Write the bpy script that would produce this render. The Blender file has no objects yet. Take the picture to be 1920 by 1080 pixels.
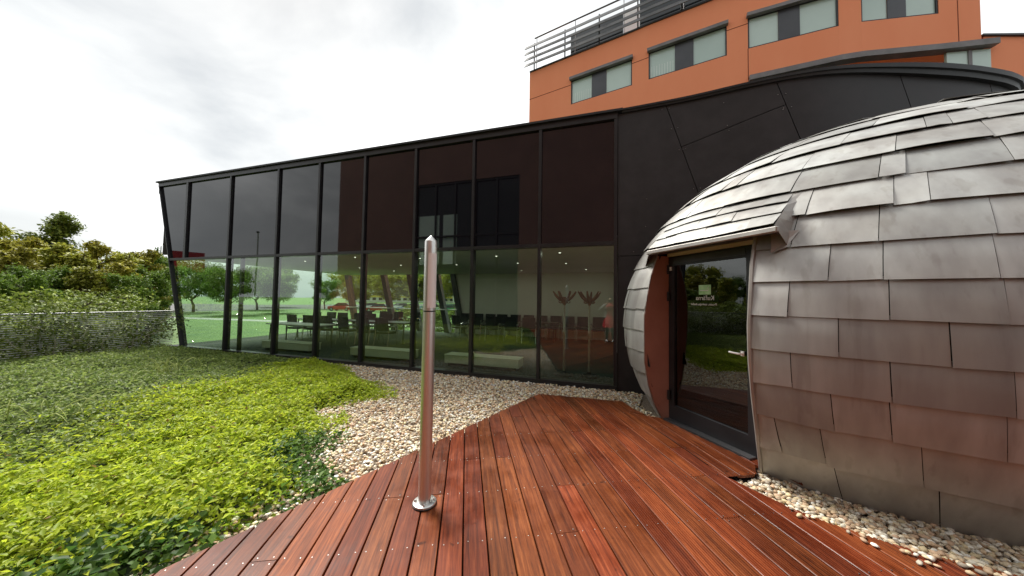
import bpy, math, random
import numpy as np
from mathutils import Vector, Matrix
random.seed(7); rng = np.random.default_rng(7)
SC = bpy.context.scene; COL = SC.collection
PI = math.pi

# ------------------------------------------------------------------ camera
CH = 1.55
YAW, PITCH, ROLL = math.radians(17.4), math.radians(2.067), math.radians(0.877)
F = Vector((-math.sin(YAW)*math.cos(PITCH), math.cos(YAW)*math.cos(PITCH), math.sin(PITCH)))
R0 = Vector((math.cos(YAW), math.sin(YAW), 0)); U0 = R0.cross(F)
RX = R0*math.cos(ROLL)+U0*math.sin(ROLL); UY = -R0*math.sin(ROLL)+U0*math.cos(ROLL)
cam = bpy.data.cameras.new('camera'); camo = bpy.data.objects.new('camera', cam); COL.objects.link(camo)
cam.sensor_width = 36; cam.lens = 590/1920*36; cam.clip_start = .02; cam.clip_end = 3000
m = Matrix.Identity(4)
for i in range(3): m[i][0], m[i][1], m[i][2] = RX[i], UY[i], -F[i]
m.translation = (0, 0, CH); camo.matrix_world = m
SC.camera = camo

# ------------------------------------------------------------------ sky, sun, exposure
SUN_EL, SUN_AZ = math.radians(52), math.radians(-62)      # azimuth from +Y towards +X
world = bpy.data.worlds.new('World'); SC.world = world; world.use_nodes = True
nt = world.node_tree; nt.nodes.clear()
def N(t, kind, **kw):
    n = t.nodes.new(kind)
    for k, v in kw.items(): setattr(n, k, v)
    return n
sky = N(nt, 'ShaderNodeTexSky', sky_type='NISHITA', sun_disc=False)
sky.sun_elevation = SUN_EL; sky.sun_rotation = SUN_AZ; sky.dust_density = 4
bg1 = N(nt, 'ShaderNodeBackground'); bg1.inputs[1].default_value = .10
nt.links.new(sky.outputs[0], bg1.inputs[0])
tc = N(nt, 'ShaderNodeTexCoord'); mp = N(nt, 'ShaderNodeMapping'); mp.inputs[3].default_value = (1, 1, 2.2); mp.inputs[1].default_value = (1.0, 2.0, .5)
nz = N(nt, 'ShaderNodeTexNoise'); nz.inputs['Scale'].default_value = 1.5; nz.inputs['Detail'].default_value = 7; nz.inputs['Roughness'].default_value = .52; nz.inputs['Distortion'].default_value = .35
rp = N(nt, 'ShaderNodeValToRGB'); el = rp.color_ramp.elements
el[0].position = .38; el[0].color = (.42, .45, .47, 1); el[1].position = .70; el[1].color = (1.15, 1.16, 1.15, 1)
e = el.new(.53); e.color = (.62, .64, .64, 1)
bg2 = N(nt, 'ShaderNodeBackground'); bg2.inputs[1].default_value = .84
nt.links.new(tc.outputs['Generated'], mp.inputs[0]); nt.links.new(mp.outputs[0], nz.inputs['Vector'])
nt.links.new(nz.outputs['Fac'], rp.inputs[0]); nt.links.new(rp.outputs[0], bg2.inputs[0])
mx = N(nt, 'ShaderNodeMixShader'); mx.inputs[0].default_value = .93
wo = N(nt, 'ShaderNodeOutputWorld')
nt.links.new(bg1.outputs[0], mx.inputs[1]); nt.links.new(bg2.outputs[0], mx.inputs[2]); nt.links.new(mx.outputs[0], wo.inputs[0])
sl = bpy.data.lights.new('sun', 'SUN'); sl.energy = 3.3; sl.angle = math.radians(20); sl.color = (1, .96, .89)
so = bpy.data.objects.new('sun', sl); COL.objects.link(so)
sd = Vector((math.sin(SUN_AZ)*math.cos(SUN_EL), math.cos(SUN_AZ)*math.cos(SUN_EL), math.sin(SUN_EL)))
so.rotation_euler = sd.to_track_quat('Z', 'Y').to_euler(); so.location = sd*60
SC.view_settings.view_transform = 'Standard'; SC.view_settings.look = 'None'
SC.view_settings.exposure = 0.88; SC.view_settings.gamma = 1
SC.render.engine = 'CYCLES'
cy = SC.cycles; cy.use_denoising = True; cy.max_bounces = 10; cy.transparent_max_bounces = 24; cy.glossy_bounces = 5; cy.caustics_reflective = False; cy.caustics_refractive = False; cy.sample_clamp_indirect = 6

# ------------------------------------------------------------------ materials
MATS = {}
def mat(name, c1, c2=None, rough=.6, metal=0, scale=6, detail=5, bump=0, bscale=None, stretch=(1, 1, 1), rot=0, rnd=0, ior=1.5, rr=0, ramp=(.35, .65), emit=None, coat=0, trans=0):
    mt = bpy.data.materials.new(name); mt.use_nodes = True; t = mt.node_tree
    b = t.nodes['Principled BSDF']; MATS[name] = mt
    c2 = c2 or c1
    tc = N(t, 'ShaderNodeTexCoord'); mp = N(t, 'ShaderNodeMapping'); mp.inputs[3].default_value = stretch; mp.inputs[2].default_value = (0, 0, rot)
    t.links.new(tc.outputs['Object'], mp.inputs[0]); vec = mp.outputs[0]
    oi = N(t, 'ShaderNodeObjectInfo')
    if rnd:
        ad = N(t, 'ShaderNodeVectorMath', operation='MULTIPLY_ADD'); cb = N(t, 'ShaderNodeCombineXYZ')
        t.links.new(oi.outputs['Random'], cb.inputs[0]); t.links.new(oi.outputs['Random'], cb.inputs[1]); t.links.new(oi.outputs['Random'], cb.inputs[2])
        t.links.new(cb.outputs[0], ad.inputs[0]); ad.inputs[1].default_value = (40, 17, 29); t.links.new(vec, ad.inputs[2]); vec = ad.outputs[0]
    nz = N(t, 'ShaderNodeTexNoise'); nz.inputs['Scale'].default_value = scale; nz.inputs['Detail'].default_value = detail; nz.inputs['Roughness'].default_value = .6
    t.links.new(vec, nz.inputs['Vector'])
    rp = N(t, 'ShaderNodeValToRGB'); e = rp.color_ramp.elements
    e[0].position, e[1].position = ramp; e[0].color = (*c1, 1); e[1].color = (*c2, 1)
    t.links.new(nz.outputs['Fac'], rp.inputs[0]); col = rp.outputs[0]
    if rnd:
        hs = N(t, 'ShaderNodeHueSaturation'); mr = N(t, 'ShaderNodeMapRange'); mr.inputs[3].default_value = 1-rnd; mr.inputs[4].default_value = 1+rnd
        t.links.new(oi.outputs['Random'], mr.inputs[0]); t.links.new(mr.outputs[0], hs.inputs['Value']); t.links.new(col, hs.inputs['Color']); col = hs.outputs[0]
    t.links.new(col, b.inputs['Base Color'])
    b.inputs['Roughness'].default_value = rough; b.inputs['Metallic'].default_value = metal; b.inputs['IOR'].default_value = ior
    if rr:
        mr = N(t, 'ShaderNodeMapRange'); mr.inputs[3].default_value = rough-rr; mr.inputs[4].default_value = rough+rr
        t.links.new(nz.outputs['Fac'], mr.inputs[0]); t.links.new(mr.outputs[0], b.inputs['Roughness'])
    if coat: b.inputs['Coat Weight'].default_value = coat; b.inputs['Coat Roughness'].default_value = .05
    if trans: b.inputs['Transmission Weight'].default_value = trans
    if bump:
        n2 = N(t, 'ShaderNodeTexNoise'); n2.inputs['Scale'].default_value = bscale or scale*4; n2.inputs['Detail'].default_value = 4
        t.links.new(vec, n2.inputs['Vector']); bp = N(t, 'ShaderNodeBump'); bp.inputs['Strength'].default_value = bump; bp.inputs['Distance'].default_value = .01
        t.links.new(n2.outputs['Fac'], bp.inputs['Height']); t.links.new(bp.outputs[0], b.inputs['Normal'])
    if emit: b.inputs['Emission Color'].default_value = (*emit[0], 1); b.inputs['Emission Strength'].default_value = emit[1]
    return mt
def glass(name, tint, ior=1.5, rough=0.0, boost=1.0):
    mt = bpy.data.materials.new(name); mt.use_nodes = True; t = mt.node_tree; t.nodes.clear(); MATS[name] = mt
    tr = N(t, 'ShaderNodeBsdfTransparent'); tr.inputs[0].default_value = (*[math.sqrt(c) for c in tint], 1)
    gl = N(t, 'ShaderNodeBsdfGlossy'); gl.inputs['Roughness'].default_value = rough; gl.inputs[0].default_value = (.95, .97, .96, 1)
    fr = N(t, 'ShaderNodeFresnel'); fr.inputs[0].default_value = ior
    tcg = N(t, 'ShaderNodeTexCoord'); ng = N(t, 'ShaderNodeTexNoise'); ng.inputs['Scale'].default_value = .9; ng.inputs['Detail'].default_value = 1
    t.links.new(tcg.outputs['Object'], ng.inputs['Vector']); bg = N(t, 'ShaderNodeBump'); bg.inputs['Strength'].default_value = .25; bg.inputs['Distance'].default_value = .012
    t.links.new(ng.outputs['Fac'], bg.inputs['Height']); t.links.new(bg.outputs[0], gl.inputs['Normal'])
    ge = N(t, 'ShaderNodeNewGeometry'); iv = N(t, 'ShaderNodeMath', operation='SUBTRACT'); iv.inputs[0].default_value = boost
    t.links.new(ge.outputs['Backfacing'], iv.inputs[1]); iv.use_clamp = False
    mxx = N(t, 'ShaderNodeMath', operation='MULTIPLY'); mxx.use_clamp = True
    mm = N(t, 'ShaderNodeMath', operation='MAXIMUM'); mm.inputs[1].default_value = 0
    t.links.new(iv.outputs[0], mm.inputs[0])
    # only the face turned to the ray reflects (a thin pane), the other face just passes light on
    sg = N(t, 'ShaderNodeMath', operation='SUBTRACT'); sg.inputs[0].default_value = 1; t.links.new(ge.outputs['Backfacing'], sg.inputs[1])
    sm = N(t, 'ShaderNodeMath', operation='MULTIPLY'); sm.inputs[1].default_value = boost; t.links.new(sg.outputs[0], sm.inputs[0])
    t.links.new(fr.outputs[0], mxx.inputs[0]); t.links.new(sm.outputs[0], mxx.inputs[1])
    mix = N(t, 'ShaderNodeMixShader'); o = N(t, 'ShaderNodeOutputMaterial')
    t.links.new(mxx.outputs[0], mix.inputs[0]); t.links.new(tr.outputs[0], mix.inputs[1]); t.links.new(gl.outputs[0], mix.inputs[2]); t.links.new(mix.outputs[0], o.inputs[0])
    return mt
def leafmat(name, transl=.35, rough=.45):
    mt = bpy.data.materials.new(name); mt.use_nodes = True; t = mt.node_tree; MATS[name] = mt
    b = t.nodes['Principled BSDF']; at = N(t, 'ShaderNodeAttribute', attribute_name='Col')
    oi = N(t, 'ShaderNodeObjectInfo'); hs = N(t, 'ShaderNodeHueSaturation'); mr = N(t, 'ShaderNodeMapRange'); mr.inputs[3].default_value = .82; mr.inputs[4].default_value = 1.15
    t.links.new(oi.outputs['Random'], mr.inputs[0]); t.links.new(mr.outputs[0], hs.inputs['Value']); t.links.new(at.outputs[0], hs.inputs['Color'])
    t.links.new(hs.outputs[0], b.inputs['Base Color']); b.inputs['Roughness'].default_value = rough; b.inputs['Specular IOR Level'].default_value = .3
    tl = N(t, 'ShaderNodeBsdfTranslucent'); t.links.new(hs.outputs[0], tl.inputs[0])
    mix = N(t, 'ShaderNodeMixShader'); mix.inputs[0].default_value = transl; o = t.nodes['Material Output']
    t.links.new(b.outputs[0], mix.inputs[1]); t.links.new(tl.outputs[0], mix.inputs[2]); t.links.new(mix.outputs[0], o.inputs[0])
    return mt
def attrmat(name, rough=.7, bump=0):
    mt = bpy.data.materials.new(name); mt.use_nodes = True; t = mt.node_tree; MATS[name] = mt
    b = t.nodes['Principled BSDF']; at = N(t, 'ShaderNodeAttribute', attribute_name='Col')
    nz = N(t, 'ShaderNodeTexNoise'); nz.inputs['Scale'].default_value = 90; tc = N(t, 'ShaderNodeTexCoord'); t.links.new(tc.outputs['Object'], nz.inputs[0])
    mr = N(t, 'ShaderNodeMapRange'); mr.inputs[3].default_value = .75; mr.inputs[4].default_value = 1.2; t.links.new(nz.outputs[0], mr.inputs[0])
    hs = N(t, 'ShaderNodeHueSaturation'); t.links.new(mr.outputs[0], hs.inputs['Value']); t.links.new(at.outputs[0], hs.inputs['Color'])
    t.links.new(hs.outputs[0], b.inputs['Base Color']); b.inputs['Roughness'].default_value = rough
    return mt
def woodmat(name, dark, mid, light, ang):
    """oiled red hardwood: grain along the boards, boards differ, damp and dry areas"""
    mt = bpy.data.materials.new(name); mt.use_nodes = True; t = mt.node_tree; MATS[name] = mt
    b = t.nodes['Principled BSDF']; tc = N(t, 'ShaderNodeTexCoord'); oi = N(t, 'ShaderNodeObjectInfo')
    mp = N(t, 'ShaderNodeMapping', vector_type='TEXTURE'); mp.inputs[2].default_value = (0, 0, ang); mp.inputs[3].default_value = (1/38, 1/1.6, 1/8)
    t.links.new(tc.outputs['Object'], mp.inputs[0])
    cb = N(t, 'ShaderNodeCombineXYZ'); [t.links.new(oi.outputs['Random'], cb.inputs[i]) for i in range(3)]
    ad = N(t, 'ShaderNodeVectorMath', operation='MULTIPLY_ADD'); ad.inputs[1].default_value = (90, 31, 57)
    t.links.new(cb.outputs[0], ad.inputs[0]); t.links.new(mp.outputs[0], ad.inputs[2])
    nz = N(t, 'ShaderNodeTexNoise'); nz.inputs['Scale'].default_value = 1.4; nz.inputs['Detail'].default_value = 8; nz.inputs['Roughness'].default_value = .68; nz.inputs['Distortion'].default_value = .4
    t.links.new(ad.outputs[0], nz.inputs['Vector'])
    rp = N(t, 'ShaderNodeValToRGB'); e = rp.color_ramp.elements; e[0].position = .30; e[0].color = (*dark, 1); e[1].position = .72; e[1].color = (*light, 1); k = e.new(.5); k.color = (*mid, 1)
    t.links.new(nz.outputs['Fac'], rp.inputs[0])
    hs = N(t, 'ShaderNodeHueSaturation'); mr = N(t, 'ShaderNodeMapRange'); mr.inputs[3].default_value = .70; mr.inputs[4].default_value = 1.32
    t.links.new(oi.outputs['Random'], mr.inputs[0]); t.links.new(mr.outputs[0], hs.inputs['Value']); t.links.new(rp.outputs[0], hs.inputs['Color'])
    wn = N(t, 'ShaderNodeTexWhiteNoise', noise_dimensions='1D'); t.links.new(oi.outputs['Random'], wn.inputs['W'])
    mh = N(t, 'ShaderNodeMapRange'); mh.inputs[3].default_value = .496; mh.inputs[4].default_value = .508; t.links.new(wn.outputs['Value'], mh.inputs[0]); t.links.new(mh.outputs[0], hs.inputs['Hue'])
    # damp/dry patches
    n2 = N(t, 'ShaderNodeTexNoise'); n2.inputs['Scale'].default_value = 1.1; n2.inputs['Detail'].default_value = 6; n2.inputs['Roughness'].default_value = .62; a2 = N(t, 'ShaderNodeVectorMath', operation='MULTIPLY_ADD'); a2.inputs[1].default_value = (.22, .35, .1); t.links.new(cb.outputs[0], a2.inputs[0]); t.links.new(tc.outputs['Object'], a2.inputs[2]); t.links.new(a2.outputs[0], n2.inputs['Vector'])
    r2 = N(t, 'ShaderNodeValToRGB'); e = r2.color_ramp.elements; e[0].position = .46; e[0].color = (0, 0, 0, 1); e[1].position = .60; e[1].color = (1, 1, 1, 1); t.links.new(n2.outputs['Fac'], r2.inputs[0])
    mxc = N(t, 'ShaderNodeMix', data_type='RGBA', blend_type='MULTIPLY'); mxc.inputs[7].default_value = (.70, .64, .62, 1)
    t.links.new(r2.outputs[0], mxc.inputs[0]); t.links.new(hs.outputs[0], mxc.inputs[6])
    # small dark knots and spots
    vo = N(t, 'ShaderNodeTexNoise'); vo.inputs['Scale'].default_value = 11; vo.inputs['Detail'].default_value = 3; t.links.new(tc.outputs['Object'], vo.inputs['Vector'])
    r3 = N(t, 'ShaderNodeValToRGB'); e = r3.color_ramp.elements; e[0].position = .66; e[0].color = (1, 1, 1, 1); e[1].position = .76; e[1].color = (.35, .32, .3, 1); t.links.new(vo.outputs['Fac'], r3.inputs[0])
    mx3 = N(t, 'ShaderNodeMix', data_type='RGBA', blend_type='MULTIPLY'); mx3.inputs[0].default_value = 1
    t.links.new(mxc.outputs[2], mx3.inputs[6]); t.links.new(r3.outputs[0], mx3.inputs[7])
    t.links.new(mx3.outputs[2], b.inputs['Base Color'])
    ro = N(t, 'ShaderNodeMapRange'); ro.inputs[3].default_value = .58; ro.inputs[4].default_value = .34; t.links.new(r2.outputs[0], ro.inputs[0]); t.links.new(ro.outputs[0], b.inputs['Roughness'])
    b.inputs['IOR'].default_value = 1.33
    bp = N(t, 'ShaderNodeBump'); bp.inputs['Strength'].default_value = .25; bp.inputs['Distance'].default_value = .003; t.links.new(nz.outputs['Fac'], bp.inputs['Height']); t.links.new(bp.outputs[0], b.inputs['Normal'])
    return mt
def shinglemat(name):
    """weathered zinc: dull metal, each sheet a little different, run-off streaks"""
    mt = bpy.data.materials.new(name); mt.use_nodes = True; t = mt.node_tree; MATS[name] = mt
    b = t.nodes['Principled BSDF']; tc = N(t, 'ShaderNodeTexCoord'); oi = N(t, 'ShaderNodeObjectInfo')
    mp = N(t, 'ShaderNodeMapping'); mp.inputs[3].default_value = (5, 5, .7); t.links.new(tc.outputs['Object'], mp.inputs[0])
    nz = N(t, 'ShaderNodeTexNoise'); nz.inputs['Scale'].default_value = 1.3; nz.inputs['Detail'].default_value = 6; t.links.new(mp.outputs[0], nz.inputs['Vector'])
    rp = N(t, 'ShaderNodeValToRGB'); e = rp.color_ramp.elements; e[0].position = .30; e[0].color = (.37, .365, .355, 1); e[1].position = .68; e[1].color = (.52, .53, .51, 1); t.links.new(nz.outputs['Fac'], rp.inputs[0])
    n2 = N(t, 'ShaderNodeTexNoise'); n2.inputs['Scale'].default_value = 1.7; n2.inputs['Detail'].default_value = 5; t.links.new(tc.outputs['Object'], n2.inputs['Vector'])
    r2 = N(t, 'ShaderNodeValToRGB'); e = r2.color_ramp.elements; e[0].position = .36; e[0].color = (.78, .72, .68, 1); e[1].position = .6; e[1].color = (1, 1, 1, 1); t.links.new(n2.outputs['Fac'], r2.inputs[0])
    mxm = N(t, 'ShaderNodeMix', data_type='RGBA', blend_type='MULTIPLY'); mxm.inputs[0].default_value = .6; t.links.new(rp.outputs[0], mxm.inputs[6]); t.links.new(r2.outputs[0], mxm.inputs[7])
    m4 = N(t, 'ShaderNodeMapping'); m4.inputs[3].default_value = (13, 13, .6); t.links.new(tc.outputs['Object'], m4.inputs[0])
    n4 = N(t, 'ShaderNodeTexNoise'); n4.inputs['Scale'].default_value = 1.0; n4.inputs['Detail'].default_value = 4; t.links.new(m4.outputs[0], n4.inputs['Vector'])
    r4 = N(t, 'ShaderNodeValToRGB'); e = r4.color_ramp.elements; e[0].position = .57; e[0].color = (1, 1, 1, 1); e[1].position = .66; e[1].color = (.66, .62, .58, 1); t.links.new(n4.outputs['Fac'], r4.inputs[0])
    mx4 = N(t, 'ShaderNodeMix', data_type='RGBA', blend_type='MULTIPLY'); mx4.inputs[0].default_value = .35; t.links.new(mxm.outputs[2], mx4.inputs[6]); t.links.new(r4.outputs[0], mx4.inputs[7])
    hs = N(t, 'ShaderNodeHueSaturation'); mr = N(t, 'ShaderNodeMapRange'); mr.inputs[3].default_value = .80; mr.inputs[4].default_value = 1.18
    t.links.new(oi.outputs['Random'], mr.inputs[0]); t.links.new(mr.outputs[0], hs.inputs['Value']); t.links.new(mx4.outputs[2], hs.inputs['Color'])
    t.links.new(hs.outputs[0], b.inputs['Base Color']); b.inputs['Metallic'].default_value = .52; b.inputs['Roughness'].default_value = .55
    bp = N(t, 'ShaderNodeBump'); bp.inputs['Strength'].default_value = .12; bp.inputs['Distance'].default_value = .02; t.links.new(n2.outputs['Fac'], bp.inputs['Height']); t.links.new(bp.outputs[0], b.inputs['Normal'])
    return mt
DANG = math.radians(25.6)
woodmat('wood', (.062, .015, .007), (.172, .037, .0115), (.31, .084, .028), DANG)
shinglemat('zinc')
mat('lawn', (.045, .125, .012), (.11, .20, .028), .8, scale=.8, detail=8, bump=.5, bscale=30)
mat('asphalt', (.07, .07, .07), (.11, .11, .11), .85, scale=3)
mat('paving', (.30, .30, .29), (.40, .40, .38), .85, scale=2)
mat('soil', (.03, .022, .014), (.06, .045, .028), .95, scale=8, bump=.5)
mat('gravel_base', (.20, .15, .11), (.42, .34, .25), .9, scale=60, detail=3, bump=.8, bscale=70)
mat('under_deck', (.012, .008, .007), rough=.9)
mat('screw', (.40, .38, .36), rough=.4, metal=1)
mat('frame_black', (.013, .013, .015), (.022, .021, .024), .38, scale=3)
mat('spandrel', (.006, .005, .008), rough=.02, ior=1.62)
mat('cladding', (.014, .0115, .0125), (.026, .021, .023), .55, scale=4, detail=8, rr=.08, bump=.06, bscale=60, rnd=.12)
mat('coping', (.012, .012, .014), (.02, .02, .022), .5, scale=3)
glass('pane', (.74, .90, .76), ior=1.52, boost=2.3)
glass('pane_far', (.86, .93, .86), ior=1.45)
glass('door_glass', (.20, .20, .19), ior=1.55, boost=1.8)
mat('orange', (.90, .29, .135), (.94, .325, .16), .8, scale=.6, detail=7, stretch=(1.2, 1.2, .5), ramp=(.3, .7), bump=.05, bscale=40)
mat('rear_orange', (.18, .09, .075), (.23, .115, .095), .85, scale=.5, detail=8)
mat('orange_joint', (.22, .055, .022), rough=.9)
mat('grey_metal', (.15, .14, .14), (.22, .20, .20), .5, scale=2)
mat('fin_metal', (.09, .09, .092), (.12, .12, .125), .5, scale=2)
mat('dark_metal', (.05, .052, .055), (.08, .08, .085), .42, scale=2, metal=.4)
mat('window_pane', (.50, .62, .57), (.58, .70, .64), .08, scale=.4, ior=1.6)
mat('blind', (.62, .70, .66), (.70, .78, .73), .6)
mat('mid_panel', (.05, .05, .058), (.07, .07, .08), .35, scale=1)
mat('white_panel', (.75, .76, .76), rough=.5)
mat('dark_pane', (.012, .016, .018), rough=.04, ior=1.6)
mat('steel', (.66, .65, .63), (.74, .73, .70), .33, scale=4, metal=.88, stretch=(40, 40, .6))
mat('diffuser', (.86, .82, .79), rough=.35)
mat('rubber', (.012, .012, .012), rough=.7)
mat('reveal', (.34, .17, .13), (.40, .21, .16), .6, scale=3)
mat('trim', (.36, .34, .32), (.45, .43, .40), .42, scale=4, metal=.5)
mat('beige', (.50, .46, .36), (.58, .53, .42), .6)
mat('decal_green', (.30, .62, .25), (.50, .78, .45), .5, scale=14)
mat('decal_white', (.8, .82, .8), rough=.5)
mat('white_plastic', (.8, .8, .78), rough=.4)
mat('rail_grey', (.24, .25, .25), (.30, .31, .30), .5, metal=.3)
mat('wire', (.55, .56, .54), rough=.4, metal=.5)
mat('bark', (.05, .036, .026), (.10, .075, .055), .9, scale=5, stretch=(4, 4, .6), bump=.6)
mat('vine_stem', (.30, .30, .20), (.42, .42, .30), .8, scale=8)
mat('carpet', (.022, .030, .027), (.036, .046, .042), .95, scale=30)
mat('ceiling', (.62, .60, .55), (.68, .65, .60), .8, scale=1)
mat('room_wall', (.74, .74, .70), (.79, .79, .75), .8, scale=1)
mat('lamp', (1, 1, 1), emit=((1, .93, .82), 1.2))
mat('chair_fabric', (.012, .012, .014), (.025, .025, .028), .75, scale=40)
mat('chrome', (.7, .7, .7), rough=.2, metal=1)
mat('table_dark', (.045, .014, .011), (.07, .022, .018), .35, scale=4, stretch=(1, 8, 1))
mat('table_white', (.72, .74, .70), rough=.4)
mat('bench_white', (.48, .49, .38), (.55, .56, .45), .55, scale=3)
mat('stand_wood', (.17, .075, .04), (.23, .11, .065), .45, scale=5)
mat('skin', (.60, .36, .26), rough=.5); mat('red_cloth', (.52, .035, .04), (.62, .05, .055), .8, scale=20); mat('grey_cloth', (.35, .33, .31), (.45, .43, .41), .9, scale=20)
mat('legging', (.02, .02, .022), rough=.8); mat('hair', (.03, .018, .012), rough=.6); mat('shoe', (.8, .8, .8), rough=.5); mat('phone', (.01, .01, .01), rough=.2)
mat('car_red', (.50, .03, .02), rough=.25, coat=.8); mat('car_white', (.78, .78, .78), rough=.25, coat=.8); mat('car_blue', (.05, .16, .34), rough=.25, coat=.8); mat('car_silver', (.45, .47, .49), rough=.3, metal=.6, coat=.5); mat('car_green', (.03, .25, .12), rough=.3, coat=.5)
mat('tyre', (.02, .02, .02), rough=.9); mat('lamp_glass', (.8, .8, .75), rough=.15); mat('tail', (.4, .02, .02), rough=.2)
mat('block_wall', (.62, .60, .52), (.70, .68, .60), .85, scale=.3); mat('block_yellow', (.75, .58, .10), (.80, .64, .14), .85, scale=.3)
mat('sign_red', (.46, .02, .03), (.52, .03, .04), .5); mat('sign_blue', (.04, .30, .55), rough=.5); mat('pole_grey', (.45, .46, .46), rough=.5, metal=.4)
leafmat('leaf', .25, .6); leafmat('cover_leaf', .48, .5)
attrmat('pebble', .62)

# ------------------------------------------------------------------ helpers
def worldloc(o):
    v = Vector((0, 0, 0))
    while o is not None: v += o.location; o = o.parent
    return v
def link(name, me, material, parent=None, smooth=False):
    o = bpy.data.objects.new(name, me); COL.objects.link(o)
    if material is not None and len(me.materials) == 0: me.materials.append(MATS[material])
    if parent is not None: o.parent = parent
    if smooth:
        me.polygons.foreach_set('use_smooth', [True]*len(me.polygons))
    return o
class MB:
    def __init__(s): s.v = []; s.f = []
    def add(s, vs, fs):
        b = len(s.v); s.v += [tuple(p) for p in vs]; s.f += [tuple(i+b for i in f) for f in fs]; return s
    def box(s, c, d, M=None):
        vs = [Vector((sx*d[0]/2, sy*d[1]/2, sz*d[2]/2)) for sz in (-1, 1) for sy in (-1, 1) for sx in (-1, 1)]
        if M is not None: vs = [M @ v for v in vs]
        vs = [v+Vector(c) for v in vs]
        return s.add(vs, [(0, 2, 3, 1), (4, 5, 7, 6), (0, 1, 5, 4), (2, 6, 7, 3), (0, 4, 6, 2), (1, 3, 7, 5)])
    def box2(s, a, b): return s.box([(a[i]+b[i])/2 for i in range(3)], [abs(b[i]-a[i]) for i in range(3)])
    def bevbox(s, c, d, r, M=None):
        """box whose four upright and top edges are eased"""
        x, y, z = d[0]/2, d[1]/2, d[2]/2; vs = []
        for zz, k in ((-z, r), (-z+r, 0), (z-r, 0), (z, r)):
            X, Y = x-k, y-k
            vs += [Vector(p) for p in ((X-r, -Y, zz), (X, -Y+r, zz), (X, Y-r, zz), (X-r, Y, zz), (-X+r, Y, zz), (-X, Y-r, zz), (-X, -Y+r, zz), (-X+r, -Y, zz))]
        fs = [tuple(reversed(range(8))), tuple(range(24, 32))]
        for k in range(3):
            for i in range(8): j = (i+1) % 8; fs.append((k*8+i, k*8+j, k*8+8+j, k*8+8+i))
        if M is not None: vs = [M @ v for v in vs]
        return s.add([v+Vector(c) for v in vs], fs)
    def tube(s, pts, rad, n=8, cap=True):
        pts = [Vector(p) for p in pts]; k = len(pts)
        if not hasattr(rad, '__len__'): rad = [rad]*k
        vs = []; prev = None
        for i, p in enumerate(pts):
            t = (pts[min(i+1, k-1)]-pts[max(i-1, 0)]).normalized()
            if prev is None: a = Vector((0, 0, 1)) if abs(t.z) < .9 else Vector((1, 0, 0)); u = t.cross(a).normalized()
            else: u = (prev-t*prev.dot(t)).normalized()
            prev = u; w = t.cross(u)
            vs += [p+(u*math.cos(2*PI*j/n)+w*math.sin(2*PI*j/n))*rad[i] for j in range(n)]
        fs = [(i*n+j, i*n+(j+1) % n, (i+1)*n+(j+1) % n, (i+1)*n+j) for i in range(k-1) for j in range(n)]
        if cap: fs += [tuple(reversed(range(n))), tuple(range((k-1)*n, k*n))]
        return s.add(vs, fs)
    def lathe(s, prof, n=24, c=(0, 0, 0)):
        vs = [(c[0]+r*math.cos(2*PI*j/n), c[1]+r*math.sin(2*PI*j/n), c[2]+z) for r, z in prof for j in range(n)]
        fs = [(i*n+j, i*n+(j+1) % n, (i+1)*n+(j+1) % n, (i+1)*n+j) for i in range(len(prof)-1) for j in range(n)]
        fs += [tuple(reversed(range(n))), tuple(range((len(prof)-1)*n, len(prof)*n))]
        return s.add(vs, fs)
    def prism(s, poly, z0, z1):
        n = len(poly); vs = [(x, y, z0) for x, y in poly]+[(x, y, z1) for x, y in poly]
        return s.add(vs, [tuple(reversed(range(n))), tuple(range(n, 2*n))]+[(i, (i+1) % n, n+(i+1) % n, n+i) for i in range(n)])
    def slab(s, P, t):
        """grid of points P[i][j] thickened along its own normal by -t"""
        ni, nj = len(P), len(P[0]); nrm = []
        for i in range(ni):
            for j in range(nj):
                a = Vector(P[min(i+1, ni-1)][j])-Vector(P[max(i-1, 0)][j]); b = Vector(P[i][min(j+1, nj-1)])-Vector(P[i][max(j-1, 0)])
                nrm.append(a.cross(b).normalized())
        top = [Vector(P[i][j]) for i in range(ni) for j in range(nj)]; bot = [v-n*t for v, n in zip(top, nrm)]
        q = lambda i, j: i*nj+j; B = ni*nj; fs = []
        for i in range(ni-1):
            for j in range(nj-1):
                fs.append((q(i, j), q(i+1, j), q(i+1, j+1), q(i, j+1))); fs.append((B+q(i, j), B+q(i, j+1), B+q(i+1, j+1), B+q(i+1, j)))
        for i in range(ni-1):
            fs.append((q(i, 0), B+q(i, 0), B+q(i+1, 0), q(i+1, 0))); fs.append((q(i, nj-1), q(i+1, nj-1), B+q(i+1, nj-1), B+q(i, nj-1)))
        for j in range(nj-1):
            fs.append((q(0, j), q(0, j+1), B+q(0, j+1), B+q(0, j))); fs.append((q(ni-1, j), B+q(ni-1, j), B+q(ni-1, j+1), q(ni-1, j+1)))
        return s.add(top+bot, fs)
    def build(s, name, material, parent=None, smooth=False):
        off = worldloc(parent) if parent is not None else Vector((0, 0, 0))
        me = bpy.data.meshes.new(name); me.from_pydata([(v[0]-off.x, v[1]-off.y, v[2]-off.z) for v in s.v], [], s.f); me.update()
        o = link(name, me, material, parent)
        if smooth:
            me.polygons.foreach_set('use_smooth', [True]*len(me.polygons))
            try: me.set_sharp_from_angle(angle=math.radians(40))
            except Exception: pass
        return o
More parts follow.
